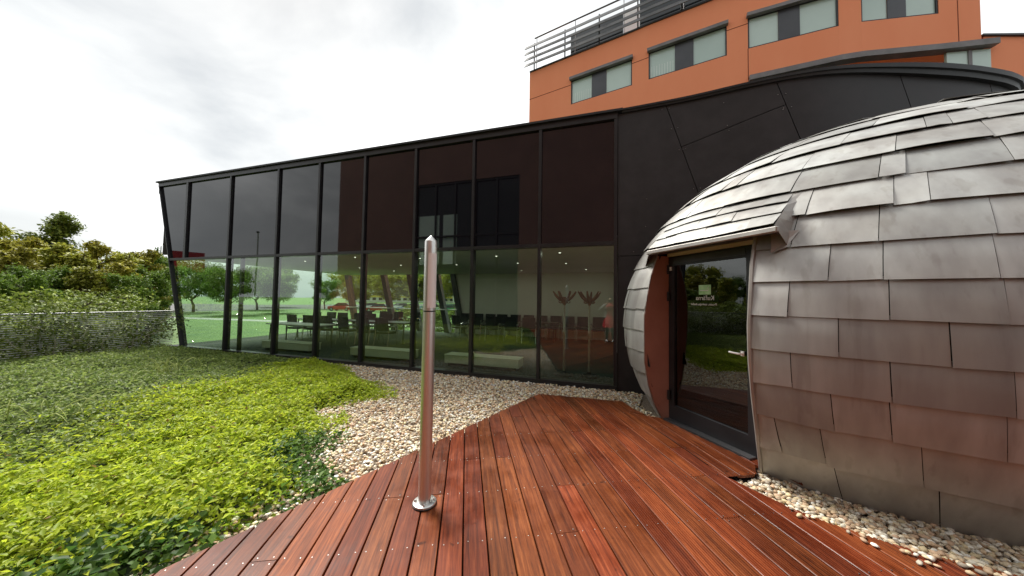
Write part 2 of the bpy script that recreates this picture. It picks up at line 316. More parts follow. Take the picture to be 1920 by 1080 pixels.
def np_mesh(name, V, T, C, material, parent=None, smooth=False):
    me = bpy.data.meshes.new(name); nv, nf = len(V), len(T)
    if parent is not None: V = V-np.array(worldloc(parent))
    me.vertices.add(nv); me.vertices.foreach_set('co', np.ascontiguousarray(V, dtype=np.float32).ravel())
    me.loops.add(nf*3); me.loops.foreach_set('vertex_index', np.ascontiguousarray(T, dtype=np.int32).ravel())
    me.polygons.add(nf); me.polygons.foreach_set('loop_start', np.arange(0, nf*3, 3, dtype=np.int32))
    if C is not None:
        a = me.color_attributes.new('Col', 'FLOAT_COLOR', 'POINT'); a.data.foreach_set('color', np.c_[C, np.ones(len(C))].astype(np.float32).ravel())
    me.update(calc_edges=True)
    return link(name, me, material, parent, smooth)
def empty(name, loc=(0, 0, 0), rz=0):
    o = bpy.data.objects.new(name, None); COL.objects.link(o); o.location = loc; o.rotation_euler = (0, 0, rz); o.empty_display_size = .2; return o
def tag(o, label=None, cat=None, group=None, kind=None):
    if label: o['label'] = label
    if cat: o['category'] = cat
    if group: o['group'] = group
    if kind: o['kind'] = kind
    return o
def dup(root, loc, rz=0, label=None, scale=None):
    r = root.copy(); COL.objects.link(r); r.location = loc; r.rotation_euler = (0, 0, rz)
    if label: r['label'] = label
    if scale: r.scale = scale if hasattr(scale, '__len__') else (scale,)*3
    for ch in list(root.children):
        c = ch.copy(); COL.objects.link(c); c.parent = r
        for g in list(ch.children):
            d = g.copy(); COL.objects.link(d); d.parent = c
    return r
def inpoly(x, y, poly):
    x = np.asarray(x); y = np.asarray(y); r = np.zeros(x.shape, bool); n = len(poly)
    for i in range(n):
        (x0, y0), (x1, y1) = poly[i], poly[(i+1) % n]
        c = ((y0 > y) != (y1 > y)); xi = (x1-x0)*(y-y0)/((y1-y0) if y1 != y0 else 1e-9)+x0
        r ^= c & (x < xi)
    return r
def polydist(x, y, poly):
    d = np.full(x.shape, 1e9); n = len(poly)
    for i in range(n):
        a = np.array(poly[i]); b = np.array(poly[(i+1) % n]); ab = b-a
        t = np.clip(((x-a[0])*ab[0]+(y-a[1])*ab[1])/(ab@ab), 0, 1)
        d = np.minimum(d, np.hypot(x-a[0]-t*ab[0], y-a[1]-t*ab[1]))
    return d
def snoise(x, y, s=1.0, seed=0):
    r = np.random.default_rng(seed); z = np.zeros_like(x)
    for k in range(7):
        a = r.uniform(0, 2*PI); fq = s*r.uniform(.6, 2.6); z = z+np.sin((x*math.cos(a)+y*math.sin(a))*fq+r.uniform(0, 6.28))/(1+.3*k)
    return z/3
def leaves(P, L, Wd, tilt, col, fold=.25, yaw=None):
    """one folded diamond per leaf: P (n,3), length, width, tilt from horizontal"""
    n = len(P); yaw = rng.uniform(0, 2*PI, n) if yaw is None else yaw; rollv = rng.normal(0, .45, n)
    d = np.c_[np.cos(yaw)*np.cos(tilt), np.sin(yaw)*np.cos(tilt), np.sin(tilt)]
    sx = np.c_[-np.sin(yaw), np.cos(yaw), np.zeros(n)]; up = np.cross(d, sx)
    sd_ = sx*np.cos(rollv)[:, None]+up*np.sin(rollv)[:, None]; nn = np.cross(d, sd_)
    L = np.asarray(L)[:, None] if np.ndim(L) else np.full((n, 1), L); Wd = np.asarray(Wd)[:, None] if np.ndim(Wd) else np.full((n, 1), Wd)
    b = P; t = P+d*L-nn*L*.12; mid = P+d*L*.48
    l = mid+sd_*Wd/2+nn*Wd*fold; r = mid-sd_*Wd/2+nn*Wd*fold
    V = np.stack([b, l, t, r], 1).reshape(-1, 3); i = np.arange(n)[:, None]*4
    T = np.concatenate([i+np.array([[0, 2, 1]]), i+np.array([[0, 3, 2]])], 1).reshape(-1, 3)
    return V, T, np.repeat(col, 4, 0)

# ------------------------------------------------------------------ ground and terrace
GZ = -1.0
tag(MB().box2((-500, -400, GZ-.5), (400, 600, GZ)).build('lawn_ground', 'lawn'), kind='structure')
tag(MB().prism([(-110, 36), (-5, 60), (-2, 74), (-110, 58)], GZ, GZ+.006).build('parking_lot', 'asphalt'), kind='structure')
tag(MB().prism([(-6, 14), (90, 14), (90, 120), (4, 120)], GZ, GZ+.004).build('added_asphalt', 'asphalt'), kind='structure')  # unseen asphalt, added to keep green lawn bounce off the tower cornice
tag(MB().box2((7.6, -80, GZ), (90, 13.9, GZ+.004)).build('added_asphalt', 'asphalt'), kind='structure')  # second added sheet, stops green lawn bounce on the coping from the right
tag(MB().prism([(-130, 14), (-12, 24), (-12, 25.6), (-130, 16)], GZ, GZ+.006).build('footpath', 'paving'), kind='structure')
tag(MB().prism([(-130, -60), (-60, -60), (-58, 140), (-66, 140)], GZ, GZ+.01).build('road', 'asphalt'), kind='structure')
tag(MB().box2((-12.75, -4.45, GZ), (7.5, 6.10, -.12)).build('terrace_slab', 'soil'), kind='structure')

# ------------------------------------------------------------------ deck
DQ = (-math.sin(DANG), math.cos(DANG)); DP = (math.cos(DANG), math.sin(DANG))     # along / across the boards
DECK = [(-1.127, 5.16), (.182, 5.233), (.29, 4.714), (.603, 4.68), (.775, 4.64), (1.375, 3.80), (1.272, 3.459), (.985, 3.315), (1.06, 3.237), (1.30, 3.00), (1.489, 2.868), (1.728, 2.767), (1.95, 2.71), (2.4, 2.66), (3.2, 2.62), (4.4, 2.75), (6.2, 3.2), (6.2, -4.38), (-4.18, -4.38)]
deck = MB().prism([(x, y) for x, y in DECK], -.10, -.055).build('terrace_deck', 'under_deck'); tag(deck, kind='structure')
BP, BW, TH = .1535, .1440, .028
def qspans(p):
    """where the line at distance p across the boards lies inside the deck"""
    qs = []
    for i in range(len(DECK)):
        a, b = DECK[i], DECK[(i+1) % len(DECK)]
        pa = a[0]*DP[0]+a[1]*DP[1]; pb = b[0]*DP[0]+b[1]*DP[1]
        if (pa > p) != (pb > p):
            t = (p-pa)/(pb-pa); x = a[0]+(b[0]-a[0])*t; y = a[1]+(b[1]-a[1])*t; qs.append(x*DQ[0]+y*DQ[1])
    qs.sort(); return [(qs[i], qs[i+1]) for i in range(0, len(qs)-1, 2)]
JOIST = .52; screws = MB()
def wpt(p, q, z): return (p*DP[0]+q*DQ[0], p*DP[1]+q*DQ[1], z)
def plank(p0, spans, grooved):
    """spans: list of (p, qa, qb) columns across the board"""
    prof = []
    dz = random.uniform(-.0012, .0012)
    for k, (p, qa, qb, z) in enumerate(spans): prof.append((p, qa, qb, z+dz))
    n = len(prof); V = []; Fc = []
    for p, qa, qb, z in prof: V += [wpt(p, qa, z), wpt(p, qb, z)]
    V += [wpt(prof[0][0], prof[0][1], -TH), wpt(prof[0][0], prof[0][2], -TH), wpt(prof[-1][0], prof[-1][1], -TH), wpt(prof[-1][0], prof[-1][2], -TH)]
    for k in range(n-1): Fc.append((2*k, 2*k+2, 2*k+3, 2*k+1))
    b = 2*n; Fc += [(b, 0, 1, b+1), (2*n-2, b+2, b+3, 2*n-1), (b+2, b, b+1, b+3)]
    Fc.append(tuple([2*k for k in range(n-1, -1, -1)]+[b, b+2])); Fc.append(tuple([2*k+1 for k in range(n)]+[b+3, b+1]))
    o = MB().add(V, Fc).build('plank', 'wood', deck)
for k in range(-34, 48):
    p0 = .0145+k*BP
    gro = p0 > 1.17
    if gro:
        ng = 7; cols = [(.0, -.003), (.004, 0)]
        for g in range(ng):
            c = .012+(BW-.024)*(g+.5)/ng; w = (BW-.024)/ng*.27
            cols += [(c-w-.0015, 0), (c-w, -.007), (c+w, -.007), (c+w+.0015, 0)]
        cols += [(BW-.004, 0), (BW, -.003)]
    else: cols = [(0, -.003), (.003, 0), (BW-.003, 0), (BW, -.003)]
    sp0, sp1, spm = qspans(p0+.001), qspans(p0+BW-.001), qspans(p0+BW/2)
    ns = min(len(sp0), len(sp1), len(spm))
    if ns == 0: continue
    if len(spm) > ns:                                   # a corner inside the board: keep the middle outline
        sp0 = sp1 = None
    for si in range(len(spm)):
        def lim(p):
            s = qspans(p)
            if len(s) == len(spm): return s[si]
            best = min(s, key=lambda a: abs(a[0]-spm[si][0])+abs(a[1]-spm[si][1])) if s else spm[si]
            return (max(best[0], spm[si][0]-.4), min(best[1], spm[si][1]+.4)) if s else spm[si]
        lims = [lim(min(max(p0+c, p0+.0005), p0+BW-.0005)) for c, z in cols]
        qa, qb = min(l[0] for l in lims), max(l[1] for l in lims)
        if qb-qa < .06: continue
        cuts = [qa-1]; q = qa+random.uniform(.8, 3.4)
        while q < qb-.5:
            cuts.append(round(q/JOIST)*JOIST); q += random.uniform(2.0, 3.8)
        cuts.append(qb+1)
        for a, b in zip(cuts[:-1], cuts[1:]):
            sp = [(p0+c, max(l[0], a+.0025), min(l[1], b-.0025), z) for (c, z), l in zip(cols, lims)]
            if min(s[2]-s[1] for s in sp) < .01: 
                sp = [(s[0], s[1], max(s[2], s[1]+.004), s[3]) for s in sp]
            plank(p0, sp, gro)
            j0, j1 = math.ceil((max(qa, a)+.03)/JOIST), math.floor((min(qb, b)-.03)/JOIST)
            qs = [j*JOIST for j in range(j0, j1+1)]
            if a > qa: qs.append(a+.025)
            if b < qb: qs.append(b-.025)
            for qv in qs:
                for c in (.028, BW-.028):
                    if p0 < -3 or p0 > 3.6 or qv < .4: continue
                    l = lim(p0+c)
                    if not l[0]+.02 < qv < l[1]-.02: continue
                    x, y, _ = wpt(p0+c+random.uniform(-.004, .004), qv+random.uniform(-.006, .006), 0)
                    screws.lathe([(.0042, -.004), (.0042, .0010), (.003, .0014)], 7, (x, y, 0))
tag(screws.build('screw_heads', 'screw', deck), kind='stuff')

# ------------------------------------------------------------------ the shingled pod (ellipsoid, its long end has the door)
EC = np.array([3.996, 5.716, 1.244]); EA, EB, ECZ = 2.819, 3.941, 2.71; ETH = 1.964
E1 = np.array([math.cos(ETH), math.sin(ETH), 0]); E2 = np.array([-math.sin(ETH), math.cos(ETH), 0])
def ell(u, lat, off=0.0):
    u, lat = math.radians(u), math.radians(lat); c = math.cos(lat)
    p = EC+E1*EA*c*math.cos(u)+E2*EB*c*math.sin(u)+np.array([0, 0, ECZ*math.sin(lat)])
    n = E1*c*math.cos(u)/EA+E2*c*math.sin(u)/EB+np.array([0, 0, math.sin(lat)/ECZ]); n /= np.linalg.norm(n)
    return Vector(p+n*off)
def zlat(lat): return EC[2]+ECZ*math.sin(math.radians(lat))
DO = Vector((.75, 4.67, 0)); DS = Vector((.588, -.809, 0)); DN = Vector((-.809, -.588, 0))   # door: origin, along, outward
def dw(s, n, z): return DO+DS*s+DN*n+Vector((0, 0, z))
def doorL(z): return float(np.interp(z, [-.1, 0, .35, 1.0, 1.667, 2.17, 2.4], [81.8, 82.3, 87.0, 92.0, 92.5, 90.8, 89]))
def doorR(z): return float(np.interp(z, [-.1, 0, .35, .846, 1.588, 2.2, 2.4], [111, 112.4, 114.2, 115.1, 115.1, 114.0, 113.8]))
UH0, UH1, LT = 86.5, 117.3, 29.2
def hoodpt(t, u, off=0.0):
    """hood surface: t = 0 on the straight eave, t = 1 where it dies into the shell"""
    s = .20+(u-UH0)/(UH1-UH0)*1.39
    a = dw(s, .50, 2.19); b = ell(u, LT)
    mid = ell(u, 24.6, .05); p = a*(1-t)**2+(mid*2*t*(1-t))+b*t*t
    return p+Vector((DN.x*.6, DN.y*.6, .7))*off
def zfix(u, z):
    w = max(0, min(1, (u-64)/(91-64))); w = w*w*(3-2*w) if u < 100 else 0
    if u >= 92.6: w = max(0, 1-(u-92.6)/4)
    return w*float(np.interp(z, [-.1, 0, .4, 1.0, 1.667, 2.15, 2.4], [0, .05, .22, .42, .42, .38, .1]))
_ell = ell
def ell(u, lat, off=0.0):
    # the shell flattens towards the door opening
    p = _ell(u, lat, off)
    if u < 97 and zlat(lat) < 2.4: p = p+Vector((.1, .995, 0))*zfix(u, p.z)
    return p
pod = empty('shingled_pod', (2.6, 5.0, -.08))
tag(pod, 'egg-shaped pod clad in grey metal shingles with a glass door', 'pod')
# shell under the shingles
sh = MB(); us = [u for u in np.arange(40, 232, 3.0)]; lats = [-29.6, -24, -18, -12, -6, 0, 6, 12, 18, 23, 28, 33, 38, 44, 50, 57, 64, 72, 80, 87]
for i in range(len(lats)-1):
    for j in range(len(us)-1):
        um, lm = (us[j]+us[j+1])/2, (lats[i]+lats[i+1])/2
        if zlat(lm) < 2.2 and doorL(zlat(lm))-1.0 < um < doorR(zlat(lm))+1.0: continue
        q = [ell(us[j], lats[i], -.02), ell(us[j+1], lats[i], -.02), ell(us[j+1], lats[i+1], -.02), ell(us[j], lats[i+1], -.02)]
        if min(v.y for v in q) > 6.3: continue
        sh.add(q, [(0, 1, 2, 3)])
sh.build('shell', 'under_deck', pod, True)
def shingle(fn, u0, u1, a, b, lift, wav, extra=0.0):
    """patch between parameters a (lower edge) and b (upper edge), its lower edge standing proud"""
    P = []
    nu = max(2, int(abs(u1-u0)/2.5)+1)
    w0, w1, w2 = [random.gauss(0, wav) for _ in range(3)]
    dl = random.gauss(0, .006*(b-a)); tw = random.gauss(0, .012)*(b-a)
    for j in range(nu+1):
        f = j/nu; u = u0+(u1-u0)*f
        row = []
        for g in (0, .45, 1.0, 1.12):
            off = lift*(1-g)+.004+extra+(w0*(1-f)+w2*f+w1*4*f*(1-f))*(1-g)
            if g > 1: off = -.004
            row.append(fn(u, a+dl+tw*(f-.5)*2*(1-g)+(b-a)*g, off))
        P.append(row)
    # orient outward
    c = P[nu//2][1]; n = (P[nu//2+1 if nu > 1 else 1][1]-c).cross(P[nu//2][2]-c)
    if n.dot(c-Vector((3.996, 5.716, 1.3))) < 0: P.reverse()
    MB().slab(P, .003).build('shingle', 'zinc', pod, True)
rows = [-28.6, -21.0, -14.0, -7.8, -1.8, 4.25, 10.26, 16.6, 22.9, 29.2, 35.5, 41.8, 48.2, 54.8, 61.6, 68.8, 76.5]
for ri in range(len(rows)):
    a = rows[ri]; b = rows[ri+1] if ri+1 < len(rows) else 84
    z = zlat(a+.4*(b-a)); am = math.radians((a+b)/2)
    segs = []
    if a < 29:
        top = a > 22
        uL = doorL(zlat((a+b)/2)); uR = doorR(zlat((a+b)/2))
        if a > 16: uL, uR = min(uL, UH0+.6), max(uR, UH1-.7 if a > 22 else uR)
        segs = [(uR, 205, 1), (uL, 52, -1)]
    else:
        segs = [(52, 215, 1)] if a > LT-1.5 else [(UH1-.5, 205, 1), (UH0+.5, 52, -1)]
    for u0, uend, sgn in segs:
        u = u0; first = True; alt = False
        while (uend-u)*sgn > 0:
            ur, lr = math.radians(u), math.radians((a+b)/2)
            speed = math.hypot(EA*math.sin(ur), EB*math.cos(ur))*math.cos(lr)*PI/180
            w = .49*random.uniform(.93, 1.07)
            if a > 16 and random.random() < .38: w = .16*random.uniform(.8, 1.2)
            if a < 16 and random.random() < .12: w *= .55
            du = w/speed
            if first: du *= (.5 if ri % 2 else 1.0); first = False
            if du > 26: du = 26
            u1 = u+sgn*du
            if abs(uend-u1) < du*.3: u1 = uend
            c = ell((u+u1)/2, (a+b)/2)
            g = .0024/speed; alt = not alt
            lo, hi = min(u, u1)+g, max(u, u1)-g
            if c.y < (6.25 if a < 45 else 7.0) and c.x < 7.6: 
                def fn(uu, ll, off, lo0=(u0 if abs(u-u0) < 1e-6 and a < 22 else None), s_=sgn):
                    # the pieces next to the door follow its curved edge
                    if lo0 is not None:
                        ed = doorR(zlat(ll)) if s_ > 0 else doorL(zlat(ll))
                        if (uu-lo0)*s_ < (hi-lo)*.45: uu = uu+(ed-lo0)*max(0, 1-abs(uu-lo0)/((hi-lo)*.45))
                    return ell(uu, ll, off)
                shingle(fn, lo, hi, a, b, (.017 if a < 20 else .022 if a < 45 else .013), .0018 if a < 20 else .006, .0042 if alt else 0)
            u = u1
# hood over the door
HR = [0, .34, .68]
for i, a in enumerate(HR):
    b = HR[i+1] if i+1 < len(HR) else 1.0
    u = UH0; k = 0
    while u < UH1-.05:
        du = random.choice([8.2, 8.8, 9.4, 4.2]) if k else (4.5 if i % 2 else 8.5)
        u1 = min(u+du, UH1)
        if UH1-u1 < 2: u1 = UH1
        shingle(lambda uu, t, off: hoodpt(t, uu, off), u-.08, u1+.08, a, b, .018, .002, .004*(k % 2)); u = u1; k += 1
# gutter, soffit, flashings
gx = (UH1-UH0)
ev = [dw(.17, .505, 2.155), dw(1.62, .505, 2.155)]
M3 = Matrix((DS, -DN, Vector((0, 0, 1)))).transposed()
MB().bevbox((ev[0]+ev[1])/2, (1.46, .045, .048), .008, M3).build('gutter', 'trim', pod)
MB().add([dw(.18, .48, 2.13), dw(1.6, .48, 2.13), dw(1.25, -.02, 2.20), dw(-.05, -.02, 2.20)], [(0, 1, 2, 3)]).build('soffit', 'dark_metal', pod)
for uu, nm in ((UH1, 'flashing'), (UH0, 'flashing')):
    P = [[hoodpt(t, uu, .004), ell(uu+(1.5 if uu > 100 else -1.5), 17+(LT-17)*(t), .004)] for t in (0, .2, .4, .6, .8, .97)]
    MB().slab(P, .004).build(nm, 'trim', pod)
MB().slab([[ell(UH1-.4, 15.6, .03), ell(UH1+1.4, 16.6, .022)], [ell(UH1-.9, 19.6, .06), ell(UH1+2.6, 19.8, .022)]], .004).build('flashing', 'trim', pod)
# reveals and edge trims
zz = [-.02, .2, .45, .75, 1.05, 1.35, 1.65, 1.9, 2.16]
def latz(z): return math.degrees(math.asin((z-EC[2])/ECZ))
for side in (0, 1):
    P = []; T = []
    for z in zz:
        ed = ell(doorL(z) if side == 0 else doorR(z), latz(z), .012); jm = dw(0.0 if side == 0 else 1.10, -.02, z)
        P.append([ed, ed.lerp(jm, .5), jm])
        o1 = (ed-jm).normalized()
        T.append([ed+o1*.014, ed-o1*.03+Vector((0, 0, 0))])
    if side == 0:
        P.reverse()
    MB().slab(P, .012).build('reveal', 'reveal', pod, True)
    tr = MB()
    q = []
    for z in zz:
        ed = ell(doorL(z) if side == 0 else doorR(z), latz(z), .022); q.append(ed)
    w = .006 if side == 0 else .017
    tr.tube(q, w, 6); tr.build('edge_trim', 'trim', pod, True)
# door
door = MB()
for s0, s1, z0, z1 in ((0, .085, .0, 2.15), (1.02, 1.10, .0, 2.15), (.085, 1.02, .02, .20), (.085, 1.02, 2.03, 2.15)):
    door.box(dw((s0+s1)/2, -.03, (z0+z1)/2), (s1-s0, .07, z1-z0), M3)
door = door.build('door', 'frame_black', pod)
MB().box(dw(.5525, -.03, 1.115), (.934, .016, 1.83), M3).build('glass_pane', 'door_glass', door)
MB().box(dw(.55, -.008, 2.185), (1.12, .05, .066), M3).build('door_head', 'beige', pod)
MB().box(dw(.55, .004, 2.09), (.93, .012, .07), M3).build('head_strip', 'dark_metal', door)
for z in (.32, 1.62, 1.98): MB().tube([dw(.02, .03, z-.06), dw(.02, .03, z+.06)], .016, 8).build('hinge', 'rubber', door, True)
MB().box(dw(.035, .012, 1.99), (.05, .02, .05), M3).build('closer_block', 'white_plastic', door)
hd = MB().tube([dw(.975, .0, 1.02), dw(.975, .055, 1.02), dw(.965, .06, 1.02), dw(.87, .06, 1.025)], .010, 8); hd.box(dw(.975, .008, 1.02), (.03, .012, .05), M3)
hd.build('handle', 'white_plastic', door, True)
MB().box(dw(.55, .05, .008), (1.10, .10, .02), M3).build('threshold', 'dark_metal', pod)
def lettering(txt, size, loc_s, loc_z, material, parent, mirror=True, nn=.012, frame=(dw, DS)):
    cu = bpy.data.curves.new('t', 'FONT'); cu.body = txt; cu.size = size; cu.align_x = 'CENTER'; cu.align_y = 'CENTER'; cu.extrude = .0008
    to = bpy.data.objects.new('t', cu); COL.objects.link(to); dg = bpy.context.evaluated_depsgraph_get()
    me = bpy.data.meshes.new_from_object(to.evaluated_get(dg)); bpy.data.objects.remove(to)
    off = worldloc(parent)
    for v in me.vertices:
        x = v.co.x*(-1 if mirror else 1); p = dw(loc_s+x, -.021+v.co.z+nn*0+.002, loc_z+v.co.y)-off; v.co = p
    me.materials.clear(); return link('lettering', me, material, parent)
lettering('Kuřárna', .075, .52, 1.60, 'decal_white', door)
lettering('Prosím, zavírejte dveře!', .036, .50, 1.525, 'decal_white', door)
MB().box(dw(.52, -.019, 1.70), (.16, .003, .115), M3).build('pictogram', 'decal_green', door)
pc = MB().tube([dw(.46, -.015, 1.69), dw(.57, -.015, 1.69)], .006, 6); pc.tube([dw(.575, -.015, 1.70), dw(.56, -.015, 1.72), dw(.575, -.015, 1.735)], .003, 5); pc.build('pictogram_mark', 'decal_white', door)
# dark room behind the door
MB().box2((2.3, 4.2, -.08), (4.2, 6.0, -.05)).build('floor', 'under_deck', pod)

# ------------------------------------------------------------------ glazed pavilion
FY = 6.15; MUL = [.085, -1.36, -2.82, -4.27, -5.70, -7.13, -8.57, -10.45]
BZ, TZ, TR = -.07, 5.11, 2.63
def endX(z): return -12.33-.294*z            # slanted left end of the front
pav = empty('glazed_pavilion', (-6, 9.5, -.12)); tag(pav, 'long black framed pavilion with glass front and black clad side', 'building')
for i, x in enumerate(MUL):
    MB().box2((x-.03, FY-.05, BZ+.07), (x+.03, FY+.11, TZ-.13)).build('mullion', 'frame_black', pav)
MB().box2((-12.40-.03, FY-.05, TR+.035), (-12.34, FY+.11, TZ-.13)).build('mullion', 'frame_black', pav)
sl_ = MB()
for z0, z1 in ((BZ+.07, TZ-.13),):
    sl_.add([(endX(z)+dx, FY+dy, z) for z in (z0, z1) for dx, dy in ((-.015, -.055), (.022, -.055), (.022, .12), (-.015, .12))], [(3, 2, 1, 0), (4, 5, 6, 7), (0, 1, 5, 4), (1, 2, 6, 5), (2, 3, 7, 6), (3, 0, 4, 7)])
sl_.build('end_post', 'frame_black', pav)
MB().box2((endX(TR), FY-.047, TR-.035), (.055, FY+.107, TR+.035)).build('transom', 'frame_black', pav)
MB().box2((endX(0), FY-.06, BZ-.04), (.115, FY+.12, BZ+.07)).build('sill', 'frame_black', pav)
MB().box2((endX(TZ-.06), FY-.055, TZ-.13), (.115, FY+.12, TZ-.012)).build('fascia', 'frame_black', pav)
MB().box2((endX(TZ)-.05, FY-.10, TZ-.012), (.205, FY+.4, TZ+.03)).build('roof_edge', 'coping', pav)
edges = [MUL[0]]+MUL[1:]
for i in range(len(MUL)):
    x1 = MUL[i]-.03; x0 = (MUL[i+1]+.03) if i+1 < len(MUL) else None
    if x0 is not None:
        MB().box2((x0, FY+.0, BZ+.07), (x1, FY+.02, TR-.035)).build('glass_pane', 'pane', pav)
        MB().box2((x0, FY+.0, TR+.035), (x1, FY+.02, TZ-.13)).build('spandrel_panel', 'spandrel', pav)
def slantpane(nm, mt, xr, z0, z1):
    a = [(endX(z0)+.022, z0), (xr, z0), (xr, z1), (endX(z1)+.022, z1)]
    MB().add([(x, FY, z) for x, z in a]+[(x, FY+.02, z) for x, z in a], [(0, 1, 2, 3), (7, 6, 5, 4), (0, 4, 5, 1), (1, 5, 6, 2), (2, 6, 7, 3), (3, 7, 4, 0)]).build(nm, mt, pav)
slantpane('glass_pane', 'pane', MUL[-1]-.03, BZ+.07, TR-.035)
MB().box2((-12.34, FY, TR+.035), (MUL[-1]-.03, FY+.02, TZ-.13)).build('spandrel_panel', 'spandrel', pav)
slantpane('spandrel_panel', 'spandrel', -12.40-.03, TR+.035, TZ-.13)
# second, inner post beside the door leaf of the left bay
MB().box2((-10.0, FY+.02, BZ+.07), (-9.93, FY+.10, TR-.035)).build('mullion', 'frame_black', pav)
BY = 13.4
MB().box2((-13.3, FY+.12, -.10), (.3, BY, -.06)).build('floor', 'carpet', pav)
MB().box2((-13.3, FY+.12, 2.70), (.3, BY, 2.80)).build('ceiling', 'ceiling', pav)
MB().box2((-14.2, FY+.13, 4.85), (.3, BY+.1, 4.98)).build('roof', 'dark_metal', pav)
MB().prism([(.3, 6.5), (3.3, 6.3), (5.0, 6.8), (6.4, 7.6), (6.6, 14.4), (.3, 14.4)], 4.80, 4.96).build('roof', 'dark_metal', pav)
MB().box2((-13.6, FY+.03, 2.80), (.2, FY+.10, 4.85)).build('spandrel_backing', 'under_deck', pav)
MB().box2((-7.0, BY, -.06), (.3, BY+.2, 2.70)).build('back_wall', 'room_wall', pav)
MB().box2((-7.0, BY-.02, -.06), (.3, BY, .03)).build('skirting', 'white_panel', pav)
MB().box2((.20, FY+.12, -.06), (.32, BY, 2.70)).build('side_wall', 'room_wall', pav)
for xt, xb in ((-13.4, -12.75), (-11.1, -10.35), (-9.55, -8.85), (-8.0, -7.35), (-7.13, -6.55)):
    MB().add([(x+dx, BY+dy, z) for x, z in ((xb, -.06), (xt, 2.70)) for dx, dy in ((-.12, -.12), (.12, -.12), (.12, .12), (-.12, .12))], [(3, 2, 1, 0), (4, 5, 6, 7), (0, 1, 5, 4), (1, 2, 6, 5), (2, 3, 7, 6), (3, 0, 4, 7)]).build('slanted_column', 'dark_metal', pav)
MB().box2((-13.4, BY-.05, .0), (-6.6, BY+.05, .5)).build('rear_sill', 'frame_black', pav) if False else None
MB().box2((-13.4, BY+.06, -.06), (-6.7, BY+.075, 2.70)).build('rear_glass', 'pane_far', pav)
MB().box2((-14.2, BY-.02, 2.80), (.3, BY+.1, 4.85)).build('rear_band', 'dark_metal', pav)
MB().add([(endX(z), y, z) for z in (0, 2.7) for y in (FY+.13, BY-.2)]+[(endX(z)+.02, y, z) for z in (0, 2.7) for y in (FY+.13, BY-.2)], [(0, 1, 3, 2), (4, 6, 7, 5), (0, 4, 5, 1), (2, 3, 7, 6), (0, 2, 6, 4), (1, 5, 7, 3)]).build('side_glass', 'pane_far', pav)
MB().tube([(-13.2, BY-.25, 1.02), (-6.8, BY-.25, 1.02)], .025, 8).build('guard_rail', 'white_panel', pav)
for k in range(15):
    x, y = -9.3+2.05*(k % 5)+random.uniform(-.4, .4), 7.6+2.1*(k//5)+random.uniform(-.4, .4)
    al = bpy.data.lights.new('downlight_beam', 'AREA'); al.shape = 'DISK'; al.size = .07; al.energy = 1.3; al.color = (1, .93, .82); ao = bpy.data.objects.new('downlight_beam', al); COL.objects.link(ao); ao.parent = pav; ao.location = (x+6, y-9.5, 2.685+.12)
    MB().lathe([(.024, 0), (.024, .012)], 10, (x, y, 2.692)).build('downlight', 'lamp', pav)
# cladding to the right, following a curved plan
CX = [.12, 1.35, 2.1, 2.8, 3.3, 4.16, 4.86, 5.5, 6.05, 6.40, 6.62]; CYv = [6.13, 6.06, 5.93, 5.87, 5.90, 6.13, 6.37, 6.66, 6.96, 7.30, 7.85]
def cyl_y(x): return float(np.interp(x, CX, CYv))
_f = np.linspace(CX[0], CX[-1], 60); _g = np.array([cyl_y(x) for x in _f]); _g = np.convolve(np.pad(_g, 3, mode='edge'), np.ones(7)/7, 'valid')
def cy_(x): return float(np.interp(x, _f, _g))
def panel(xl, xr, zb, zt, nz_=5, nx=9):
    """xl, xr: x at height z; zb, zt: z at x"""
    P = []
    for i in range(nx+1):
        col = []
        for j in range(nz_+1):
            f, g = i/nx, j/nz_
            x = xl(2.5)+(xr(2.5)-xl(2.5))*f
            for _ in range(4):
                z = zb(x)+(zt(x)-zb(x))*g; x = xl(z)+(xr(z)-xl(z))*f
            col.append((x, cy_(x), z))
        P.append(col)
    MB().slab(P, .02).build('cladding_panel', 'cladding', pav, True)
gp = .006
J = lambda x5, z5: (lambda z: x5+(z5-z)*.300)
j1, j2, j3, j4 = J(.905, 5.18), J(2.485, 5.13), J(4.13, 5.05), J(5.55, 5.05)
L0 = lambda z: .125
top = lambda x: 5.062; bot = lambda x: -.10; h1 = lambda x: 2.38; h2 = lambda x: 4.264+(x-1.143)*.279
pl = lambda fz, d: (lambda z: fz(z)+d)
panel(L0, pl(j1, -gp), pl(h1, gp), top); panel(L0, pl(j1, -gp), bot, pl(h1, -gp))
panel(pl(j1, gp), pl(j2, -gp), pl(h2, gp), top); panel(pl(j1, gp), pl(j2, -gp), bot, pl(h2, -gp))
panel(pl(j2, gp), pl(j3, -gp), bot, top, nx=12); panel(pl(j3, gp), pl(j4, -gp), pl(bot, 2.0), top, nx=12); panel(pl(j4, gp), lambda z: 6.6, pl(bot, 2.0), top, nx=12)
P = [[(x, cy_(x)+.045, z) for z in (-.12, 2.5, 5.07)] for x in np.linspace(.12, 6.6, 40)]
MB().slab(P, .1).build('wall_core', 'under_deck', pav)
bm_ = MB()
for (x, z) in [(.93+.06*sx, 5.0) for sx in (-1, 1)]+[(j1(z)+sx*.05, z) for z in (4.62, 4.22, 3.5) for sx in (-1, 1)]+[(j2(z)+sx*.05, z) for z in (4.85, 4.62, 4.0) for sx in (-1, 1)]+[(1.2, 4.22), (1.85, 4.50), (1.87, 4.41), (2.58, 4.6), (1.8, 4.9), (.6, 2.9), (.62, 3.4), (.4, 2.45)]:
    bm_.lathe([(.008, 0), (.008, .006)], 6, (x, cy_(x)-.004, z))
tag(bm_.build('rivet_heads', 'screw', pav), kind='stuff')
cop = MB(); P = []
